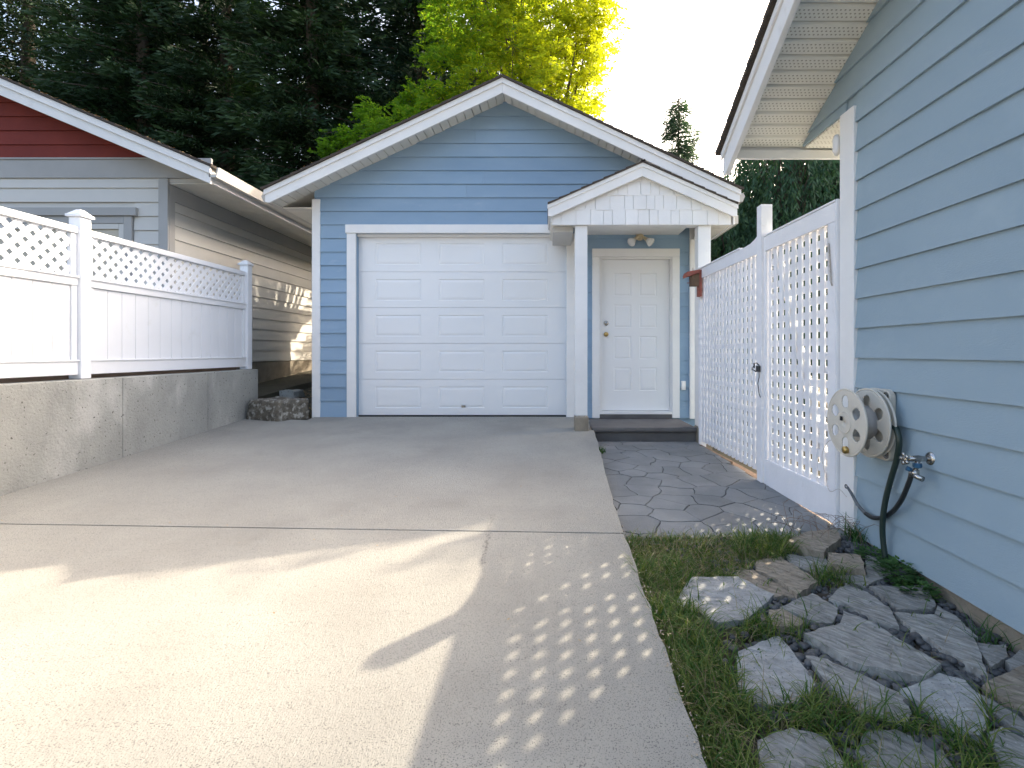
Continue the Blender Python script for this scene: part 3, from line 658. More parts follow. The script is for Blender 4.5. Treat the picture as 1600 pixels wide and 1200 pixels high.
# front rake
RYB = 6.2
def bfa(x): return 2.904+BS*(-4.08-x)
MB().ext([(-4.08, bfa(-4.08)), (-4.08, bfa(-4.08)+.155), (BR, bfa(BR)+.155), (BR, bfa(BR))], (0, 0, 0), (1, 0, 0), (0, 0, 1), (0, 1, 0), RYB, RYB+.03).build('rake_fascia', 'white', B, bevel=.003)
MB().ext([(-4.07, bfa(-4.07)+.12), (-4.07, bfa(-4.07)+.205), (BR, bfa(BR)+.205), (BR, bfa(BR)+.12)], (0, 0, 0), (1, 0, 0), (0, 0, 1), (0, 1, 0), RYB-.022, RYB-.001).build('rake_trim', 'white', B, bevel=.003)
MB().ext([(BR-.002, bfa(BR)), (BR-.002, bfa(BR)+.205), (-13.9, bfa(-4.08)+.205), (-13.9, bfa(-4.08))], (0, 0, 0), (1, 0, 0), (0, 0, 1), (0, 1, 0), RYB, RYB+.03).build('rake_fascia', 'white', B, bevel=.003)
for i in range(46):
    xa = -4.12-i*.105; xb = xa-.101
    MB().ext([(xa, bz(xa)+.0), (xb, bz(xb)), (xb, bz(xb)+.012), (xa, bz(xa)+.012)], (0, 0, 0), (1, 0, 0), (0, 0, 1), (0, 1, 0), RYB+.031, BY).build('soffit_strip', 'soffit', B)
MB().ext([(-4.11, bz(-4.11)+.013), (BR, bz(BR)+.013), (BR, bz(BR)+.06), (-4.11, bz(-4.11)+.06)], (0, 0, 0), (1, 0, 0), (0, 0, 1), (0, 1, 0), RYB+.031, 14.2).build('roof_deck', 'soffit', B)
ang = math.atan(BS)
roofslab(B, 'roof_shingles', (-4.06, 0, bfa(-4.06)+.21), Vector((-math.cos(ang), 0, math.sin(ang))), Vector((math.sin(ang), 0, math.cos(ang))), (0, 1, 0), 4.94/math.cos(ang), RYB-.04, 14.3)
roofslab(B, 'roof_shingles', (-13.95, 0, bfa(-4.06)+.21), Vector((math.cos(ang), 0, math.sin(ang))), Vector((-math.sin(ang), 0, math.cos(ang))), (0, 1, 0), 4.94/math.cos(ang), RYB-.04, 14.3)
for i in range(72):
    y0 = BY+.001+i*.105
    box('soffit_strip', 'soffit', B, BX+.032, -4.14, y0, y0+.100, 3.032, 3.044, bevel=0)
MB().ext([(-4.135, 3.125), (-4.10, 3.125), (-4.10, 2.93), (-4.135, 2.93)], (0, 0, 0), (1, 0, 0), (0, 0, 1), (0, 1, 0), RYB+.032, 14.2).build('eave_fascia', 'white', B)
MB().ext([(-4.098, 3.10), (-4.088, 3.10), (-4.088, 3.02), (-4.01, 3.02), (-4.0, 3.10), (-3.975, 3.10), (-3.985, 3.06), (-4.01, 2.985), (-4.098, 2.985)], (0, 0, 0), (1, 0, 0), (0, 0, 1), (0, 1, 0), RYB+.0, 14.2).build('gutter', 'gutter', B)
# window with grey casing
wd = thing('window', None, None, (-6.3-B.location.x, BY-.02-B.location.y, 2-.4)); wd.parent = B
box('head_trim', 'greytrim', wd, -7.5, -5.255, BY-.065, BY-.001, 2.61, 2.715, bevel=.006)
box('casing', 'greytrim', wd, -5.43, -5.325, BY-.04, BY-.001, 1.25, 2.609)
box('casing', 'greytrim', wd, -7.33, -7.22, BY-.04, BY-.001, 1.25, 2.609)
box('casing', 'greytrim', wd, -7.218, -5.432, BY-.038, BY-.001, 2.515, 2.608)
box('frame', 'beige', wd, -5.50, -5.434, BY-.03, BY-.001, 1.25, 2.513)
box('frame', 'beige', wd, -7.216, -5.502, BY-.03, BY-.001, 2.445, 2.513)
box('glass_pane', 'blind', wd, -7.216, -5.502, BY-.012, BY-.001, 1.25, 2.443, bevel=0)

# ------------------------------------------------------------------ left: white vinyl fence
VF = thing('vinyl_fence', 'white vinyl privacy fence with diagonal lattice top above the concrete wall', 'fence', (-4.06, 5, .63))
FX = -4.06
posts = [2.02, 4.45, 6.90]
for yp in posts:
    p_ = box('fence_post', 'vinyl', VF, FX-.055, FX+.055, yp-.05, yp+.05, .635, 2.03, bevel=.006)
    cp = MB().box(FX-.072, FX+.072, yp-.068, yp+.068, 2.03, 2.055)
    cp.add([(FX-.066, yp-.062, 2.055), (FX+.066, yp-.062, 2.055), (FX+.066, yp+.062, 2.055), (FX-.066, yp+.062, 2.055), (FX-.02, yp-.02, 2.10), (FX+.02, yp-.02, 2.10), (FX+.02, yp+.02, 2.10), (FX-.02, yp+.02, 2.10)], [(0, 1, 5, 4), (1, 2, 6, 5), (2, 3, 7, 6), (3, 0, 4, 7), (4, 5, 6, 7)])
    cp.build('post_cap', 'vinyl', p_, bevel=.004)
for ya, yb in ((2.07, 4.40), (4.50, 6.85)):
    box('top_rail', 'vinyl', VF, FX-.03, FX+.035, ya, yb, 1.885, 1.94, bevel=.006)
    box('mid_rail', 'vinyl', VF, FX-.028, FX+.032, ya, yb, 1.435, 1.51, bevel=.006)
    box('mid_rail_lip', 'vinyl', VF, FX+.0325, FX+.045, ya, yb, 1.50, 1.518, bevel=.003)
    box('bottom_rail', 'vinyl', VF, FX-.028, FX+.032, ya, yb, .67, .79, bevel=.006)
    box('bottom_rail_lip', 'vinyl', VF, FX+.0325, FX+.042, ya, yb, .785, .80, bevel=.003)
    for a, b in ((ya, ya+.055), (yb-.055, yb)):
        box('side_channel', 'vinyl', VF, FX-.02, FX+.026, a+.001, b-.001, .792, 1.433, bevel=.004)
        box('side_channel', 'vinyl', VF, FX-.018, FX+.020, a+.001, b-.001, 1.512, 1.883, bevel=.004)
    n = 14; wv = (yb-ya-.11)/n
    for i in range(n):
        a = ya+.055+i*wv
        box('fence_board', 'vinyl', VF, FX-.010, FX+.012, a+.0015, a+wv-.0015, .792, 1.433, bevel=.004)
    # diagonal lattice
    z0, z1 = 1.512, 1.883; pitch = .118; hw = .0225*math.sqrt(2)
    for d, t0, t1 in ((1, .001, .008), (-1, -.007, .000)):
        c = ya-1.0+.02
        while c < yb+1.0:
            base_ = [(c-hw, z0), (c+hw, z0), (c+hw+d*(z1-z0), z1), (c-hw+d*(z1-z0), z1)]
            pl = clip(clip(base_, 1, 0, yb-.056), -1, 0, -(ya+.056))
            if len(pl) >= 3 and area(pl) > .001:
                MB().ext(pl, (FX, 0, 0), (0, 1, 0), (0, 0, 1), (1, 0, 0), t0, t1).build('lattice_slat', 'vinyl', VF)
            c += pitch
# old timber behind the gap under the fence
box('timber_sleeper', 'brownwood', None, FX-.12, FX-.07, 2.2, 6.8, .585, .70, label='old brown timber in the gap below the white vinyl fence', cat='timber')

# ------------------------------------------------------------------ rough blocks by the garage corner
def rock(name, m, base, h, parent=None, amp=.02, cuts=8, seed=0, **k):
    bm = bmesh.new(); n = len(base)
    vb = [bm.verts.new((x, y, z)) for x, y, z in base]; vt = [bm.verts.new((x+(sum(b[0] for b in base)/n-x)*.08, y+(sum(b[1] for b in base)/n-y)*.08, z+h)) for x, y, z in base]
    bm.faces.new(vb[::-1]); bm.faces.new(vt)
    for i in range(n): bm.faces.new((vb[i], vb[(i+1) % n], vt[(i+1) % n], vt[i]))
    bmesh.ops.subdivide_edges(bm, edges=bm.edges[:], cuts=cuts, use_grid_fill=True)
    bmesh.ops.smooth_vert(bm, verts=bm.verts[:], factor=.5, use_axis_x=True, use_axis_y=True, use_axis_z=True)
    for v in bm.verts:
        p = v.co*9+Vector((seed, 0, 0)); v.co += Vector((noise.noise(p), noise.noise(p+Vector((9, 0, 0))), noise.noise(p+Vector((0, 9, 0)))))*amp
        p = v.co*32; v.co += Vector((noise.noise(p), noise.noise(p+Vector((9, 0, 0))), noise.noise(p+Vector((0, 9, 0)))))*amp*.35
    mb = MB(); bm.verts.index_update(); mb.v = [tuple(v.co) for v in bm.verts]; mb.f = [tuple(v.index for v in f.verts) for f in bm.faces]; bm.free()
    return mb.build(name, m, parent, smooth=True, **k)
def dp(px, py):
    t = (py-550)/800; Y = (CAMZ+.3773)/(t+.055); return ((px-855)/800*Y, Y)
a = dp(368, 652); b = dp(430, 658)
gz = drive_z(6.5)
rock('stone_block', 'block', [(-3.93, 6.66, gz-.02), (-3.42, 6.50, gz-.02), (-3.16, 6.86, gz-.02), (-3.72, 7.12, gz-.02)], .285, label='rough dark stone block spotted with pale lichen by the garage corner', cat='stone block')
rock('stone_block', 'wallconc', [(-4.15, 7.75, .16), (-3.80, 7.70, .16), (-3.78, 8.0, .16), (-4.12, 8.05, .16)], .12, label='small grey rounded block on the bare soil behind the retaining wall end', cat='stone block')

# ------------------------------------------------------------------ flagstones in the planting bed
LIFT = .68
fb = thing('flagstone_bed', None, None, (1.2, 2.2, -.35), kind='structure')
def on(px, py, lift=.045):
    Y = 2.0
    for _ in range(30):
        X = (px-855)/800*Y; z = soil_z(X, Y)+lift; Y = (CAMZ-z)*800/(py-550)
    return ((px-855)/800*Y, Y)
flags = [
 ('stoneC', [(1080, 902), (1153, 902), (1211, 930), (1164, 969), (1122, 972), (1090, 955), (1055, 941)], .045),
 ('stoneB', [(1181, 873), (1220, 870), (1276, 908), (1246, 930), (1213, 902), (1181, 888)], .06),
 ('stoneB', [(1150, 892), (1178, 892), (1237, 922), (1241, 932), (1209, 933), (1160, 911)], .04),
 ('stoneB', [(1230, 843), (1266, 829), (1308, 829), (1314, 841), (1287, 862), (1256, 857)], .085),
 ('stoneA', [(1228, 868), (1291, 870), (1298, 894), (1270, 896), (1235, 879)], .03),
 ('stoneB', [(1294, 861), (1345, 866), (1352, 893), (1293, 880)], .075),
 ('stoneA', [(1352, 866), (1391, 883), (1391, 899), (1352, 915), (1300, 899), (1355, 897)], .04),
 ('stoneA', [(1270, 927), (1312, 951), (1303, 972), (1277, 972), (1217, 948)], .045),
 ('stoneB', [(1202, 953), (1221, 951), (1259, 969), (1252, 979), (1207, 978)], .045),
 ('stoneA', [(1322, 908), (1357, 923), (1389, 948), (1405, 979), (1371, 970), (1322, 944), (1296, 935)], .05),
 ('stoneA', [(1359, 916), (1445, 915), (1464, 943), (1459, 951), (1403, 951)], .05),
 ('stoneA', [(1256, 990), (1313, 974), (1318, 951), (1371, 976), (1471, 1037), (1448, 1056), (1438, 1058), (1340, 1038)], .06),
 ('stoneA', [(1396, 956), (1462, 962), (1515, 990), (1529, 1011), (1543, 1054), (1480, 1017), (1410, 969)], .055),
 ('stoneA', [(1259, 1025), (1294, 1028), (1410, 1081), (1427, 1112), (1410, 1133), (1350, 1116), (1305, 1088)], .035),
 ('stoneC', [(1410, 1077), (1469, 1051), (1508, 1063), (1532, 1088), (1545, 1119), (1536, 1151), (1490, 1142), (1459, 1116)], .05),
 ('stoneB', [(1534, 1069), (1600, 1039), (1650, 1062), (1616, 1110), (1592, 1105)], .06),
 ('stoneA', [(1530, 1085), (1590, 1116), (1622, 1142), (1600, 1150), (1546, 1110)], .035),
 ('stoneC', [(1153, 1018), (1216, 995), (1237, 1018), (1276, 1070), (1255, 1095), (1185, 1098), (1150, 1081)], .045),
 ('stoneA', [(1185, 1158), (1234, 1139), (1290, 1151), (1325, 1200), (1290, 1240), (1180, 1250)], .045),
 ('stoneA', [(1543, 1148), (1567, 1137), (1600, 1156), (1650, 1200), (1570, 1215)], .04),
 ('stoneA', [(1464, 945), (1494, 962), (1525, 995), (1501, 982), (1461, 956)], .05),
 ('stoneA', [(1527, 1004), (1572, 1007), (1575, 1025), (1550, 1042), (1536, 1025)], .05),
 ('stoneA', [(1350, 1146), (1400, 1142), (1470, 1168), (1500, 1215), (1370, 1225), (1335, 1175)], .03),
 ('stoneA', [(1572, 1030), (1600, 1015), (1640, 1020), (1645, 1040), (1590, 1045)], .05),
]
flagw = []
def shape(pp, th, mname, i):
    W_ = [on(x, y, th) for x, y in pp]; flagw.append(W_)
    fine = []
    for k in range(len(W_)):
        a, b = W_[k], W_[(k+1) % len(W_)]; L = math.hypot(b[0]-a[0], b[1]-a[1]); n = max(2, int(L/.022))
        for t in range(n):
            x = a[0]+(b[0]-a[0])*t/n; y = a[1]+(b[1]-a[1])*t/n; v = Vector((x*16, y*16, i*3.1))
            fine.append((x+.010*noise.noise(v)+.003*noise.noise(v*4), y+.010*noise.noise(v+Vector((5, 5, 5)))+.003*noise.noise(v*4+Vector((3, 1, 0)))))
    cx = sum(p[0] for p in fine)/len(fine); cy = sum(p[1] for p in fine)/len(fine); tx = random.uniform(-.02, .02); ty = random.uniform(-.02, .02)
    bm = bmesh.new()
    top = [bm.verts.new((x, y, 0)) for x, y in fine]; f = bm.faces.new(top)
    bmesh.ops.triangulate(bm, faces=[f]); bmesh.ops.subdivide_edges(bm, edges=[e for e in bm.edges if e.calc_length() > .05], cuts=2, use_grid_fill=False)
    bmesh.ops.triangulate(bm, faces=bm.faces[:])
    for e in [e for e in bm.edges if e.calc_length() > .05]: pass
    bmesh.ops.subdivide_edges(bm, edges=[e for e in bm.edges if e.calc_length() > .04], cuts=1)
    bmesh.ops.triangulate(bm, faces=bm.faces[:])
    for v in bm.verts:
        lay = .006*math.floor(2.2*noise.noise(Vector((v.co.x*5+i, v.co.y*11, 0)))+.5)
        v.co.z = soil_z(v.co.x, v.co.y)+th+tx*(v.co.x-cx)*2+ty*(v.co.y-cy)*2+.006*noise.noise(Vector((v.co.x*22, v.co.y*22, i)))+lay*.5
    be = [e for e in bm.edges if e.is_boundary]
    r = bmesh.ops.extrude_edge_only(bm, edges=be); nv = [g for g in r['geom'] if isinstance(g, bmesh.types.BMVert)]
    for v in nv: v.co.z -= .018+.3*th; v.co.x += (v.co.x-cx)*.008; v.co.y += (v.co.y-cy)*.008
    be = [e for e in r['geom'] if isinstance(e, bmesh.types.BMEdge)]
    r = bmesh.ops.extrude_edge_only(bm, edges=be); nv = [g for g in r['geom'] if isinstance(g, bmesh.types.BMVert)]
    for v in nv: v.co.z -= .7*th+.01; v.co.x -= (v.co.x-cx)*.03; v.co.y -= (v.co.y-cy)*.03
    mb = MB(); bm.verts.index_update(); mb.v = [tuple(v.co) for v in bm.verts]; mb.f = [tuple(v.index for v in f.verts) for f in bm.faces]; bm.free()
    mb.build('flagstone', mname, fb)
for i, (m_, pp, th) in enumerate(flags): shape(pp, th*LIFT+.008, m_, i)

def inside(poly, x, y):
    c = False; j = len(poly)-1
    for i in range(len(poly)):
        if (poly[i][1] > y) != (poly[j][1] > y) and x < (poly[j][0]-poly[i][0])*(y-poly[i][1])/(poly[j][1]-poly[i][1])+poly[i][0]: c = not c
        j = i
    return c
# river pebbles between the flags
ico = bmesh.new(); bmesh.ops.create_icosphere(ico, subdivisions=2, radius=1); iv = np.array([v.co[:] for v in ico.verts]); ifc = np.array([[v.index for v in f.verts] for f in ico.faces]); ico.free()
def nmesh(name, V, F, m, tint=None, **k):
    me = bpy.data.meshes.new(name); n = len(V); f = len(F); w_ = F.shape[1]
    me.vertices.add(n); me.vertices.foreach_set('co', V.astype(np.float32).ravel())
    me.loops.add(f*w_); me.loops.foreach_set('vertex_index', F.astype(np.int32).ravel())
    me.polygons.add(f); me.polygons.foreach_set('loop_start', np.arange(0, f*w_, w_, dtype=np.int32))
    if tint is not None:
        a = me.attributes.new('tint', 'FLOAT', 'POINT'); a.data.foreach_set('value', tint.astype(np.float32))
    me.update(calc_edges=True); me.materials.append(M[m]); me.validate()
    o = bpy.data.objects.new(name, me); C.objects.link(o)
    for q, v in k.items():
        if q == 'parent': o.parent = v; o.location = -wloc(v)
        else: o[q] = v
    return o
PV = []; PF = []; cnt = 0
for _ in range(5200):
    x = random.uniform(.66, 1.87); y = random.uniform(1.15, 3.08)
    if x < .95 and random.random() < .75: continue
    if any(inside(w_, x, y) for w_ in flagw): continue
    r = random.uniform(.008, .021); sc = np.array([r*random.uniform(.8, 1.3), r*random.uniform(.8, 1.3), r*random.uniform(.45, .8)])
    th = random.random()*3.14; c, s_ = math.cos(th), math.sin(th); q = iv*sc*(1+.12*rng.standard_normal((len(iv), 1))*.5)
    q = np.stack([q[:, 0]*c-q[:, 1]*s_, q[:, 0]*s_+q[:, 1]*c, q[:, 2]], 1)+np.array([x, y, soil_z(x, y)+.006+random.uniform(0, .022)])
    PV.append(q); PF.append(ifc+cnt); cnt += len(iv)
o = nmesh('river_pebbles', np.vstack(PV), np.vstack(PF), 'pebble', label='dark rounded river pebbles filling the gaps between the flagstones', category='gravel', kind='stuff')
o.data.polygons.foreach_set('use_smooth', [True]*len(o.data.polygons))

# ------------------------------------------------------------------ grass
def blades(name, base, length, lean, width, m, curl=.6, **k):
    """base (N,3); each blade a 4-segment curved strip"""
    n = len(base); az = rng.random(n)*2*np.pi; L = length*(0.5+rng.random(n)*.8); ln = lean*(.4+rng.random(n)); wd_ = width*(.6+.8*rng.random(n))
    segs = 4; V = np.zeros((n, 2*segs+1, 3)); dx, dy = np.cos(az), np.sin(az); tw = az+np.pi/2+rng.normal(0, .5, n)
    px_, py_ = np.cos(tw), np.sin(tw); pos = base.copy(); angv = ln*.35
    for i in range(segs+1):
        hwid = wd_*(1-(i/segs)**1.6)*.5
        if i < segs:
            V[:, 2*i] = pos-np.stack([px_*hwid, py_*hwid, 0*hwid], 1); V[:, 2*i+1] = pos+np.stack([px_*hwid, py_*hwid, 0*hwid], 1)
        else: V[:, 2*segs] = pos
        st_ = L/segs; pos = pos+np.stack([dx*np.sin(angv)*st_, dy*np.sin(angv)*st_, np.cos(angv)*st_], 1); angv = angv+ln*curl
    F = []
    idx = np.arange(n)*(2*segs+1)
    for i in range(segs-1):
        F.append(np.stack([idx+2*i, idx+2*i+1, idx+2*i+3], 1)); F.append(np.stack([idx+2*i, idx+2*i+3, idx+2*i+2], 1))
    F.append(np.stack([idx+2*segs-2, idx+2*segs-1, idx+2*segs], 1))
    t = np.repeat(rng.random(n)**1.5, 2*segs+1)
    return nmesh(name, V.reshape(-1, 3), np.vstack(F), m, t, **k)
def inpx(x, y, z):
    return 855+800*x/y, 550+800*(CAMZ-z)/y
def scatter(n, fn, xr, yr):
    out = []; guard = 0
    while len(out) < n and guard < n*60:
        guard += 1; x = random.uniform(*xr); y = random.uniform(*yr); z = soil_z(x, y)
        if random.random() < fn(x, y): out.append((x, y, z+.002))
    return np.array(out)
def onflag(x, y): return any(inside(w_, x, y) for w_ in flagw)
def clump(x, y, s, seed=0): return .5+.5*noise.noise(Vector((x*s, y*s, seed)))*2
def dens_short(x, y):
    # matted patch at the head of the bed
    px, py = inpx(x, y, soil_z(x, y)+.02)
    lim = 1235-max(0, (py-860))*1.9
    if py < 825: return 0
    if onflag(x, y): return .02
    if px < lim and py < 935: return .95
    if x < .47+.09+.14*clump(x, y, 3, 4): return .95
    return .0
g1 = scatter(18000, dens_short, (.445, 1.7), (1.2, 3.06))
blades('matted_grass', g1, .075, 1.0, .0045, 'grass', label='matted green grass growing along the right edge of the driveway', category='grass', kind='stuff')
def dens_long(x, y):
    px, py = inpx(x, y, soil_z(x, y)); k = clump(x, y, 6, 2)
    if onflag(x, y): return .01
    d = 0
    if x < .72 and y < 2.75: d = .75*k
    if py > 1105 and px < 1560: d = max(d, .8*k)
    if 1150 < px < 1240 and 835 < py < 880: d = max(d, .9)
    if 1150 < px < 1260 and 975 < py < 1010: d = max(d, .35)
    if 1270 < px < 1330 and 900 < py < 925: d = max(d, .5)
    return d
g2 = scatter(6500, dens_long, (.45, 1.85), (1.15, 3.06))
blades('long_grass', g2, .155, 1.1, .0050, 'grass', label='long arching green grass between the flagstones at the bottom right', category='grass', kind='stuff')
g3 = scatter(2600, lambda x, y: max(dens_long(x, y)*.6, dens_short(x, y)*.6), (.45, 1.85), (1.15, 3.06))
blades('dry_grass', g3, .17, 1.5, .0028, 'straw', label='thin straw coloured dead grass stems over the flagstones', category='dry grass', kind='stuff')
g = np.array([(pleft(3.0)+random.gauss(0.25, .5)*1.0, 3.04+random.gauss(0, .05), -.262) for _ in range(900)]); g = g[(g[:, 0] > .47) & (g[:, 0] < 1.6)]
blades('grass_fringe', g, .10, 1.4, .004, 'grass', label='grass fringe creeping onto the near end of the paved path', category='grass', kind='stuff')
# single tuft at the step, weeds along the house
def tuft(x, y, z, n, L, label, r=.03, w_=.006, lean=1.0):
    b_ = np.array([(x+random.gauss(0, r), y+random.gauss(0, r), z) for _ in range(n)]); return blades('grass_tuft', b_, L, lean, w_, 'weed', label=label, category='grass tuft')
tuft(.56, 5.40, path_z(5.4), 90, .09, 'small green weed tuft growing from the driveway edge by the porch step', .03)
tuft(1.84, 3.05, -.27, 110, .20, 'green weed tuft at the foot of the white corner board', .04)
def broadleaf(x, y, z, n, label, r, h):
    V = []; F = []; T = []
    for i in range(n):
        a = random.random()*6.28; d = random.random()**.5*r; c = Vector((x+math.cos(a)*d, y+math.sin(a)*d, z+random.random()*h*(1-d/r*.5)))
        L = random.uniform(.015, .035); ax = Vector((math.cos(a), math.sin(a), random.uniform(-.1, .7))).normalized(); sd_ = ax.cross(Vector((0, 0, 1))).normalized(); k = len(V)
        V += [c, c+ax*L*.4+sd_*L*.36, c+ax*L, c+ax*L*.4-sd_*L*.36]; F.append((k, k+1, k+2, k+3)); T += [random.random()]*4
    return nmesh('leafy_weed', np.array([v[:] for v in V]), np.array(F), 'weed', np.array(T), label=label, category='weed')
wp = [(1.80, 2.80, 260, 'low leafy weed at the foot of the blue wall by the hose', .09, .07), (1.80, 2.62, 420, 'larger leafy weed against the blue wall right of the hanging hose', .10, .10), (1.78, 2.47, 260, 'leafy weed beside the grey flagstone at the wall foundation', .08, .08)]
for x, y, n, lb, r, h in wp: broadleaf(x, y, soil_z(x, y)+.02, n, lb, r, h)
tuft(1.80, 2.12, soil_z(1.8, 2.12), 50, .16, 'thin green tuft on the foundation edge at the far right', .04, .004)
# thin dead stalks in front of the gate foot
mb = MB()
for i in range(26):
    x = random.uniform(1.45, 1.84); y = random.uniform(2.95, 3.2); p = Vector((x, y, -.25)); d = Vector((random.uniform(-.6, .6), random.uniform(-.3, .3), 1)); pts = [p]
    for k in range(5): p = p+d.normalized()*random.uniform(.035, .07); d += Vector((random.uniform(-.5, .5), random.uniform(-.3, .3), -.32)); pts.append(p)
    mb.tube(pts, [.0013]*5+[.0006], 4)
mb.build('dead_stalks', 'straw2' if 'straw2' in M else 'brownwood', label='wiry dead stalks at the foot of the white gate', cat='dead plant', kind='stuff')
# litter
def litter(name, pts, size, m, label):
    V = []; F = []
    for (x, y, z) in pts:
        a = random.random()*6.28; L = size*random.uniform(.5, 1.4); k = len(V); u = Vector((math.cos(a), math.sin(a), random.uniform(-.2, .3))); v = Vector((-math.sin(a), math.cos(a), random.uniform(-.3, .3)))
        c = Vector((x, y, z+.004)); V += [c-u*L, c+v*L*.45, c+u*L+Vector((0, 0, L*.3)), c-v*L*.45]; F.append((k, k+1, k+2, k+3))
    return nmesh(name, np.array([v[:] for v in V]), np.array(F), m, label=label, category='litter', kind='stuff')
litter('edge_litter', [(.455+random.gauss(0, .018), y, drive_z(y)) for y in np.random.default_rng(3).uniform(1.3, 3.2, 200)], .0055, 'petal', 'pale dry petals and bits along the driveway edge')
litter('driveway_litter', [(random.uniform(-3.8, .4), y, drive_z(y)) for y in np.random.default_rng(4).uniform(1.8, 6.7, 130)], .006, 'leafdry', 'tiny dry leaf bits scattered on the driveway')
litter('step_litter', [(random.uniform(.55, 1.7), 5.95+random.gauss(0, .03), path_z(6)) for _ in range(45)], .009, 'petal', 'pale litter at the foot of the porch step')
litter('soil_litter', [(random.uniform(-4.0, -3.15), y, ground_z(-3.5, y)+.01) for y in np.random.default_rng(5).uniform(6.9, 10, 500)], .022, 'leafdry', 'brown leaf litter on the soil between the two buildings')
litter('roof_litter', [(x, random.uniform(6.44, 6.7), APW+.155-SL*abs(x-AX)) for x in np.random.default_rng(6).uniform(-3.5, -2.5, 46)], .022, 'leafdry', 'dry leaves on the lower left edge of the garage roof')
litter('roof_litter', [(x, random.uniform(6.15, 6.5), bfa(x)+.245) for x in np.random.default_rng(8).uniform(-6.5, -4.2, 120)], .018, 'leafdry', 'dry leaves along the roof edge of the beige house')

# ------------------------------------------------------------------ hose reel, hoses, tap
RC = Vector((0, 2.85, .474))
HR = thing('hose_reel', 'aged cream plastic hose reel mounted on the blue house wall', 'hose reel', (1.86, 2.85, .474))
def rrect(w_, h_, r, n=6):
    out = []
    for cx, cy, a0 in ((w_-r, h_-r, 0), (-w_+r, h_-r, 90), (-w_+r, -h_+r, 180), (w_-r, -h_+r, 270)):
        for i in range(n+1):
            a = math.radians(a0+90*i/n); out.append((cx+r*math.cos(a), cy+r*math.sin(a)))
    return out
pl = MB().ext(rrect(.105, .195, .045), (1.85, 2.85, .468), (0, 1, 0), (0, 0, 1), (1, 0, 0), -.012, .022).build('mounting_plate', 'plastic', HR, bevel=.006)
for dy, dz in ((-.075, .16), (-.075, -.16)):
    MB().lathe([(.022, 0), (.022, -.004), (.012, -.005), (.010, -.012), (.004, -.013)], (1.838, 2.85+dy, .468+dz), (1, 0, 0), 12).build('screw_boss', 'chrome', pl)
def disc(xc, r, name, holes, m, hub):
    nr = [0.0001, .03, .055]+[.078+.005*k for k in range(17)]+[.170, r]; na = 180; mb = MB()
    for rr in nr:
        bulge = -.006*math.exp(-((rr-.12)/.05)**2)
        for k in range(na):
            a = 2*math.pi*k/na; mb.v.append((xc+bulge-(.008 if rr < .06 and hub else 0), RC.y+rr*math.cos(a), RC.z+rr*math.sin(a)))
    for i in range(len(nr)-1):
        for k in range(na):
            rm = (nr[i]+nr[i+1])/2; ph = ((k+.5) % (na//6))/(na//6)-.5
            if holes and (abs(rm-.117)/.034)**2.4+(abs(ph)*rm/.030/1.05*1.047)**2.4 < 1: continue
            mb.f.append((i*na+k, i*na+(k+1) % na, (i+1)*na+(k+1) % na, (i+1)*na+k))
    o = mb.build(name, m, HR, smooth=True, fixn=False)
    sm = o.modifiers.new('solid', 'SOLIDIFY'); sm.thickness = .005; sm.offset = 0
    ring = [(xc, RC.y+r*math.cos(2*math.pi*k/48), RC.z+r*math.sin(2*math.pi*k/48)) for k in range(49)]
    MB().tube(ring, .0065, 8, closed=False).build('rim', m, o, smooth=True)
    return o
d1 = disc(1.665, .183, 'front_disc', True, 'plastic', True)
d2 = disc(1.785, .186, 'back_disc', True, 'plastic', False)
d3 = MB().lathe([(.182, 0), (.186, .006), (.182, .012)], (1.812, RC.y, RC.z), (1, 0, 0), 48).build('guide_disc', 'plastic', HR)
MB().lathe([(.085, 0), (.078, .02), (.078, .09), (.095, .112)], (1.67, RC.y, RC.z), (1, 0, 0), 32).build('drum', 'dirtyplastic', HR, smooth=True)
MB().lathe([(.03, 0), (.03, .06)], (1.79, RC.y, RC.z), (1, 0, 0), 20).build('axle', 'dirtyplastic', HR, smooth=True)
hb = [(1.655, RC.y+.058*math.cos(2*math.pi*k/32), RC.z+.058*math.sin(2*math.pi*k/32)) for k in range(33)]
MB().tube(hb, .004, 6, closed=False).build('hub_ring', 'plastic', d1, smooth=True)
box('crank_slot', 'dark', d1, 1.645, 1.650, RC.y-.0+.01, RC.y+.03, RC.z+.008, RC.z+.032, bevel=.001)
MB().lathe([(.016, 0), (.020, -.004), (.020, -.022), (.012, -.026)], (1.66, RC.y-.02, RC.z-.148), (1, 0, .1), 16).build('brass_coupling', 'brass', HR, smooth=True)

def spl(pts, n=8):
    P_ = [Vector(p) for p in pts]; P_ = [P_[0]*2-P_[1]]+P_+[P_[-1]*2-P_[-2]]; out = []
    for i in range(1, len(P_)-2):
        for k in range(n):
            t = k/n; a, b, c, d = P_[i-1:i+3]
            out.append(.5*((2*b)+(c-a)*t+(2*a-5*b+4*c-d)*t*t+(3*b-a-3*c+d)*t**3))
    out.append(P_[-2]); return out
def onwall(px, py, X): Y = X*800/(px-855); return (X, Y, CAMZ-(py-550)*Y/800)
h1 = spl([onwall(1394, 664, 1.825), onwall(1401, 672, 1.82), onwall(1405, 692, 1.82), onwall(1401, 718, 1.83), onwall(1393, 745, 1.83), onwall(1385, 775, 1.825), onwall(1380, 805, 1.82), onwall(1379, 835, 1.825), onwall(1383, 868, 1.83), onwall(1388, 890, 1.83)])
MB().tube(h1, .0145, 12).build('garden_hose', 'hose', smooth=True, label='dark green garden hose hanging from the reel down to the weeds', cat='hose')
h2 = thing('supply_hose', 'black rubber hose looping from the tap across the green hose', 'hose', (1.84, 2.7, .1))
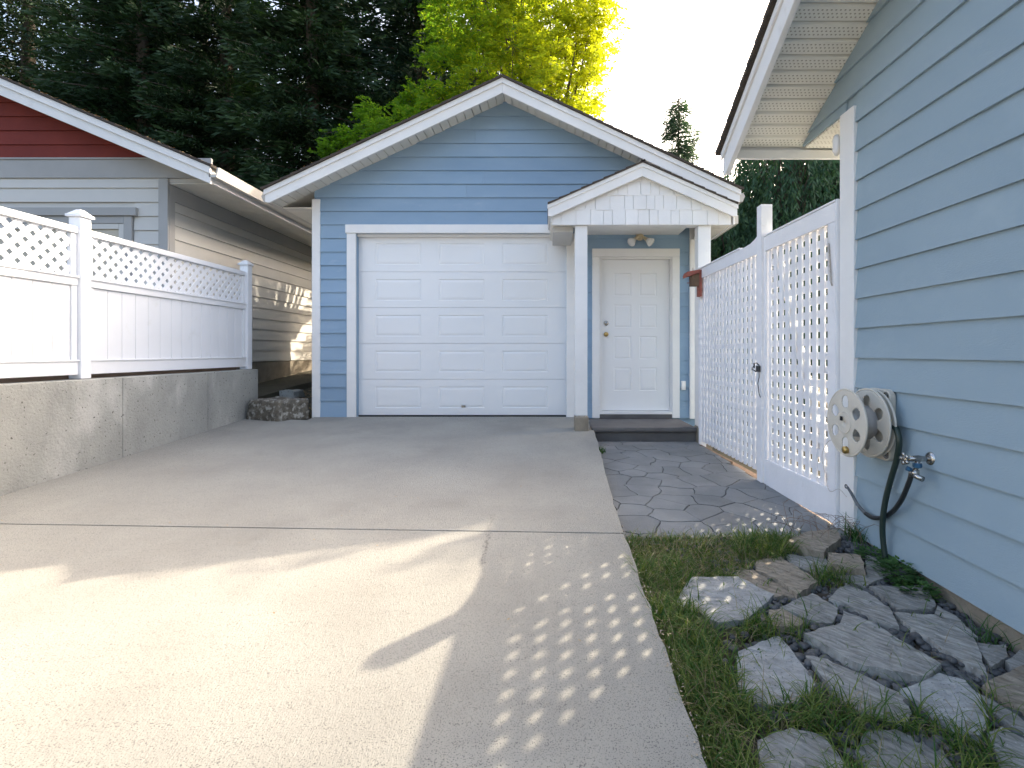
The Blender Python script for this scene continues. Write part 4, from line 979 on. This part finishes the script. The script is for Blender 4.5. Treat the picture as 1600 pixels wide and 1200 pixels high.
pa = spl([onwall(1424, 742, 1.80), onwall(1419, 757, 1.81), onwall(1409, 780, 1.82), onwall(1396, 798, 1.835), onwall(1380, 808, 1.855), onwall(1364, 809, 1.85), onwall(1352, 802, 1.84)])
MB().tube(pa, .0120, 12).build('hose_body', 'hose2', h2, smooth=True)
pb = spl([onwall(1352, 802, 1.84), onwall(1340, 788, 1.825), onwall(1331, 772, 1.81), onwall(1324, 761, 1.80)])
MB().tube(pb, [.0105-.003*i/(len(pb)-1) for i in range(len(pb))], 10).build('worn_end', 'hoseend', h2, smooth=True)
lp = [Vector(onwall(1322, 760, 1.80))+Vector((0, .011*math.cos(a), .011*math.sin(a))) for a in np.linspace(0, 6.28, 13)]
MB().tube(lp, .003, 6, closed=False).build('end_ring', 'black', h2, smooth=True)
wr = spl([(1.79, 3.06, -.0), (1.80, 3.16, .02), (1.82, 3.30, -.03), (1.825, 3.36, .06), (1.825, 3.40, .18), (1.825, 3.33, .28), (1.83, 3.26, .31)])
MB().tube(wr, .0016, 5).build('wire_loop', 'rust', smooth=True, label='thin bent wire loop in front of the lower gate', cat='wire')
# tap
T0 = Vector(onwall(1454, 717, 1.872)); tp = thing('garden_tap', 'chrome outdoor tap with blue shut-off on the blue house wall', 'tap', T0)
MB().lathe([(.036, .012), (.036, .004), (.030, -.006), (.014, -.012)], T0, (1, 0, 0), 24).build('wall_flange', 'chrome', tp, smooth=True)
X1 = T0+Vector((-.115, .0, .0))
MB().tube([T0, T0+Vector((-.03, 0, 0)), T0+Vector((-.06, 0, .002)), X1], [.011, .013, .016, .012], 12).build('tap_body', 'chrome', tp, smooth=True)
hdl = MB()
for k in range(5):
    a = k*2*math.pi/5; hdl.lathe([(.009, -.006), (.010, 0), (.009, .006)], X1+Vector((-.012, .022*math.cos(a), .022*math.sin(a))), (1, 0, 0), 8)
hdl.lathe([(.018, -.004), (.020, 0), (.018, .004)], X1+Vector((-.012, 0, 0)), (1, 0, 0), 12)
hdl.build('tap_handle', 'chrome', tp, smooth=True)
q0 = T0+Vector((-.062, 0, -.004))
MB().tube([q0, q0+Vector((-.004, 0, -.03)), q0+Vector((-.012, .002, -.055))], [.012, .011, .011], 10).build('tap_spout', 'chrome', tp, smooth=True)
MB().lathe([(.018, -.012), (.020, -.006), (.020, .006), (.018, .010)], q0+Vector((-.003, 0, -.026)), (0, 0, 1), 6).build('blue_collar', 'bluemetal', tp)
q1 = q0+Vector((-.012, .002, -.062))
MB().lathe([(.016, -.016), (.018, -.008), (.018, .012)], q1, (0, 0, 1), 14).build('splitter', 'chrome', tp, smooth=True)
MB().tube([q1, q1+Vector((-.004, -.012, -.016)), q1+Vector((.004, -.045, -.022))], [.013, .013, .014], 10).build('outlet_arm', 'chrome', tp, smooth=True)
e0 = Vector(onwall(1424, 742, 1.80))
MB().tube([q1, e0+Vector((0, -.004, .01)), e0], [.013, .0145, .0135], 10).build('outlet_arm', 'chrome', tp, smooth=True)
MB().tube([q1+Vector((-.014, .006, .010)), q1+Vector((-.034, .010, .018))], [.010, .012], 8).build('blue_knob', 'bluemetal', tp, smooth=True)

# ------------------------------------------------------------------ trees
def leafcloud(name, Cn, D, L, Wd, m, parent, tint=None, fold=0):
    n = len(Cn); D = D/np.linalg.norm(D, axis=1, keepdims=True); R = rng.standard_normal((n, 3)); Sd = np.cross(D, R); Sd /= np.linalg.norm(Sd, axis=1, keepdims=True)
    L = (L*(.6+.8*rng.random(n)))[:, None]; Wd = (Wd*(.6+.8*rng.random(n)))[:, None]
    V = np.stack([Cn, Cn+D*L*.45+Sd*Wd*.5, Cn+D*L, Cn+D*L*.45-Sd*Wd*.5], 1).reshape(-1, 3)
    F = np.arange(4*n).reshape(n, 4); t = np.repeat(rng.random(n) if tint is None else tint, 4)
    return nmesh(name, V, F, m, t, parent=parent)
def conifer(x, y, H_, R_, nb, per, label, m='conifer', droop=.35, z0=.4, zmin=.5, leaf=.23, lw=.055, top=14.5, sparse=1.0, group=None, sweep=.55):
    t = thing('conifer_tree', label, 'tree', (x, y, z0), group)
    mb = MB(); mb.tube([(x, y, z0), (x+.1, y, z0+H_*.4), (x, y+.05, z0+H_*.75), (x, y, z0+H_)], [.05+H_*.014, H_*.011, H_*.006, .015], 8); mb.build('trunk', 'bark', t, smooth=True)
    Cs = []; Ds = []; Ts = []; br = MB()
    for i in range(nb):
        h = zmin+(min(H_, top)-zmin)*((i+random.random())/nb); a = random.random()*6.283
        Lb = R_*(1-h/(H_*1.03))**.75*random.uniform(.65, 1.12)*sparse+.15
        st_ = Vector((x, y, z0+h)); d = Vector((math.cos(a), math.sin(a), 0)); n = max(4, int(Lb/.18)); tb = random.random()
        cur = []
        for k in range(n+1):
            s_ = k/n; cur.append(st_+d*Lb*s_+Vector((0, 0, -droop*Lb*s_**1.3+.30*Lb*max(0, s_-.6)**1.5)))
        br.tube([cur[0], cur[n//2], cur[-1]], [.03, .018, .006], 4)
        side = Vector((-d.y, d.x, 0))
        for _ in range(int(per*Lb/R_*2.6)):
            s_ = random.random()**.85; p = cur[min(int(s_*n), n)]; w_ = (1-s_)*.55*Lb*sweep+.14
            off = random.uniform(-1, 1); q = p+side*off*w_+d*random.uniform(-.1, .1)+Vector((0, 0, random.gauss(-.05, .08)-abs(off)*w_*.35))
            dr = d*.7+side*off*1.0+Vector((0, 0, random.uniform(-.7, .25)))
            Cs.append(q[:]); Ds.append(dr[:]); Ts.append(min(1, max(0, .15+.55*s_*tb+random.uniform(-.15, .3))))
    br.build('branches', 'bark', t, fixn=False)
    leafcloud('foliage', np.array(Cs), np.array(Ds), leaf, lw, m, t, np.array(Ts)); return t
conifer(-16.8, 16.5, 19, 4.0, 210, 130, 'dark evergreen cut off by the left picture edge above the red gable')
conifer(-13.2, 16.0, 19, 3.8, 210, 130, 'dark evergreen at the far left behind the beige house roof')
conifer(-11.6, 14.6, 17, 3.2, 240, 140, 'dark evergreen close behind the ridge end of the beige house roof')
conifer(-9.6, 15.2, 18, 3.6, 260, 150, 'dark evergreen above the lower end of the beige house roof')
conifer(-6.6, 14.2, 17, 3.2, 280, 150, 'dark evergreen rising behind the gap between the two buildings')
conifer(-8.0, 19.5, 21, 4.4, 230, 130, 'taller dark evergreen set further back over the gap between the buildings', 'spruce', leaf=.22, lw=.05)
conifer(-3.9, 15.4, 19, 3.3, 250, 150, 'dark spruce with layered boughs behind the left slope of the garage roof', 'spruce', droop=.22)
conifer(-1.4, 17.2, 20, 3.4, 220, 140, 'dark spruce behind the yellow green tree and garage ridge', 'spruce', droop=.3)
conifer(-4.6, 21.5, 22, 4.6, 200, 120, 'furthest dark evergreen filling the centre left skyline', leaf=.24, lw=.055)
conifer(-14.5, 21.5, 22, 5.0, 200, 120, 'tall evergreen at the back of the far left corner', leaf=.24, lw=.055)
conifer(3.85, 15.0, 7.9, 1.9, 150, 300, 'slender sparse young conifer against the pale sky right of the garage roof', 'conifer_far', droop=.12, leaf=.11, lw=.022, sweep=.35)
conifer(4.45, 17.0, 6.9, 2.0, 130, 170, 'short bushy conifer beside the slender one right of the garage roof', 'conifer_far', droop=.1, leaf=.12, lw=.03)

# yellow green locust
LT = thing('locust_tree', 'bright yellow green feathery tree glowing in the sun behind the garage ridge', 'tree', (-.6, 13.0, .4))
MB().tube([(-.6, 13.0, .4), (-.62, 13.0, 2.5), (-.5, 13.05, 4.6)], [.20, .16, .13], 10).build('trunk', 'bark', LT, smooth=True)
cl = [(905, 40, 12.4, .75), (925, 110, 12.6, .62), (905, 175, 12.8, .60), (870, 205, 12.3, .55), (850, 120, 12.0, .70), (860, 30, 12.2, .75), (800, 70, 12.0, .7), (810, 140, 12.4, .5), (745, 45, 12.2, .7), (700, 95, 12.4, .6),
      (740, 125, 12.0, .5), (690, 150, 12.3, .55), (650, 185, 12.2, .45), (600, 205, 12.2, .42), (560, 225, 12.3, .32), (520, 243, 12.3, .28), (760, 5, 12.6, .8), (820, -10, 12.8, .8), (890, -30, 12.9, .85), (700, 20, 12.6, .6),
      (925, 60, 13.2, .7), (895, 140, 13.5, .8), (830, 60, 13.8, .9), (760, 80, 13.6, .8), (690, 60, 13.6, .6), (880, 90, 14.2, .9), (915, 215, 13.2, .4),
      (640, 160, 12.6, .35), (720, 165, 12.5, .45), (680, 210, 12.3, .3), (900, -110, 13.0, 1.0), (810, -110, 13.0, 1.1), (720, -80, 13.0, 1.0), (860, -190, 13.2, 1.1), (760, -190, 13.2, 1.1),
      (935, -60, 13.0, .7), (930, 10, 12.6, .6), (535, 215, 12.4, .25), (630, 215, 12.6, .35), (580, 180, 12.8, .35), (860, 170, 13.4, .7), (800, 20, 12.2, .7), (780, 170, 13.2, .5)]
Cs = []; Ds = []; br = MB(); root = Vector((-.5, 13.05, 4.4))
for ci, (px, py, Y, r) in enumerate(cl):
    c = P(px, py, Y); mid = root.lerp(c, .5)+Vector((random.uniform(-.3, .3), random.uniform(-.2, .2), -.35)); br.tube(spl([root+(c-root)*.02, mid, c], 5), [.06, .055, .05, .045, .04, .034, .028, .022, .017, .013, .008], 5)
    for k in range(max(6, int(r*26))):     # twigs, each a flat spray of leaflets
        u = Vector((random.gauss(0, 1), random.gauss(0, 1), random.gauss(0, .8))).normalized(); e = c+u*r*random.uniform(.35, 1.15)*1.0
        br.tube([c+u*r*.1, e], [.008, .003], 3)
        d = (e-c).normalized(); d.z -= .35
        for _ in range(9):
            b0 = e+Vector((random.gauss(0, .13), random.gauss(0, .13), random.gauss(0, .09))); dd = Vector((random.gauss(0, 1), random.gauss(0, 1), random.gauss(-.25, .45))).normalized(); sd_ = dd.cross(Vector((0, 0, 1))).normalized()
            for j in range(8):
                for sg in (-1, 1):
                    Cs.append((b0+dd*.03*j)[:]); Ds.append((sd_*sg+dd*.35+Vector((0, 0, random.gauss(-.15, .2))))[:])
br.build('limbs', 'bark', LT, smooth=True, fixn=False)
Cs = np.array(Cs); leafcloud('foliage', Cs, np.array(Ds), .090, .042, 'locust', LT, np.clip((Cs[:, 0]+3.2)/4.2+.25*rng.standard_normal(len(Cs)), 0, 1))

# drooping dark trees right of the garage
def weeping(x, y, H_, R_, n, label, z0=-.2, per=34, leaf=.12):
    t = thing('weeping_tree', label, 'tree', (x, y, z0)); MB().tube([(x, y, z0), (x, y, z0+H_*.8)], [.12, .04], 8).build('trunk', 'bark', t, smooth=True)
    Cs = []; Ds = []; br = MB(); Ts = []
    for i in range(n):
        a = random.random()*6.283; rr = R_*random.random()**.5; h = H_*(1-.55*(rr/R_)**2)*random.uniform(.35, 1.0)
        p = Vector((x+rr*math.cos(a), y+rr*math.sin(a), z0+h)); out = Vector((math.cos(a), math.sin(a), 0)); L = random.uniform(.5, 1.2); tb = random.random()
        if i % 4 == 0: br.tube([Vector((x, y, z0+h*.7)), p], [.02, .005], 3)
        for k in range(per):
            s_ = k/per; q = p+out*.3*s_**.5+Vector((random.gauss(0, .035), random.gauss(0, .035), -L*s_))
            Cs.append(q[:]); Ds.append((random.gauss(0, .45)+out.x*.2, random.gauss(0, .45)+out.y*.2, -1)); Ts.append(min(1, max(0, tb*.6+random.uniform(-.1, .3))))
    br.build('branches', 'bark', t, fixn=False); leafcloud('foliage', np.array(Cs), np.array(Ds), leaf, .028, 'willow', t, np.array(Ts)); return t
weeping(3.0, 8.5, 3.85, 1.0, 900, 'weeping dark green tree just right of the garage porch roof')
weeping(4.15, 8.8, 6.1, 1.25, 1500, 'weeping dark green tree under the right house eave', per=40)
weeping(2.5, 9.9, 4.3, .9, 500, 'dark leafy tree tucked behind the right garage eave')
weeping(5.2, 10.6, 6.3, 1.3, 1200, 'weeping tree mostly hidden behind the blue house corner', per=40)
weeping(6.1, 9.55, 6.9, 1.35, 2300, 'shorter weeping tree standing behind the blue house out of sight of the driveway')
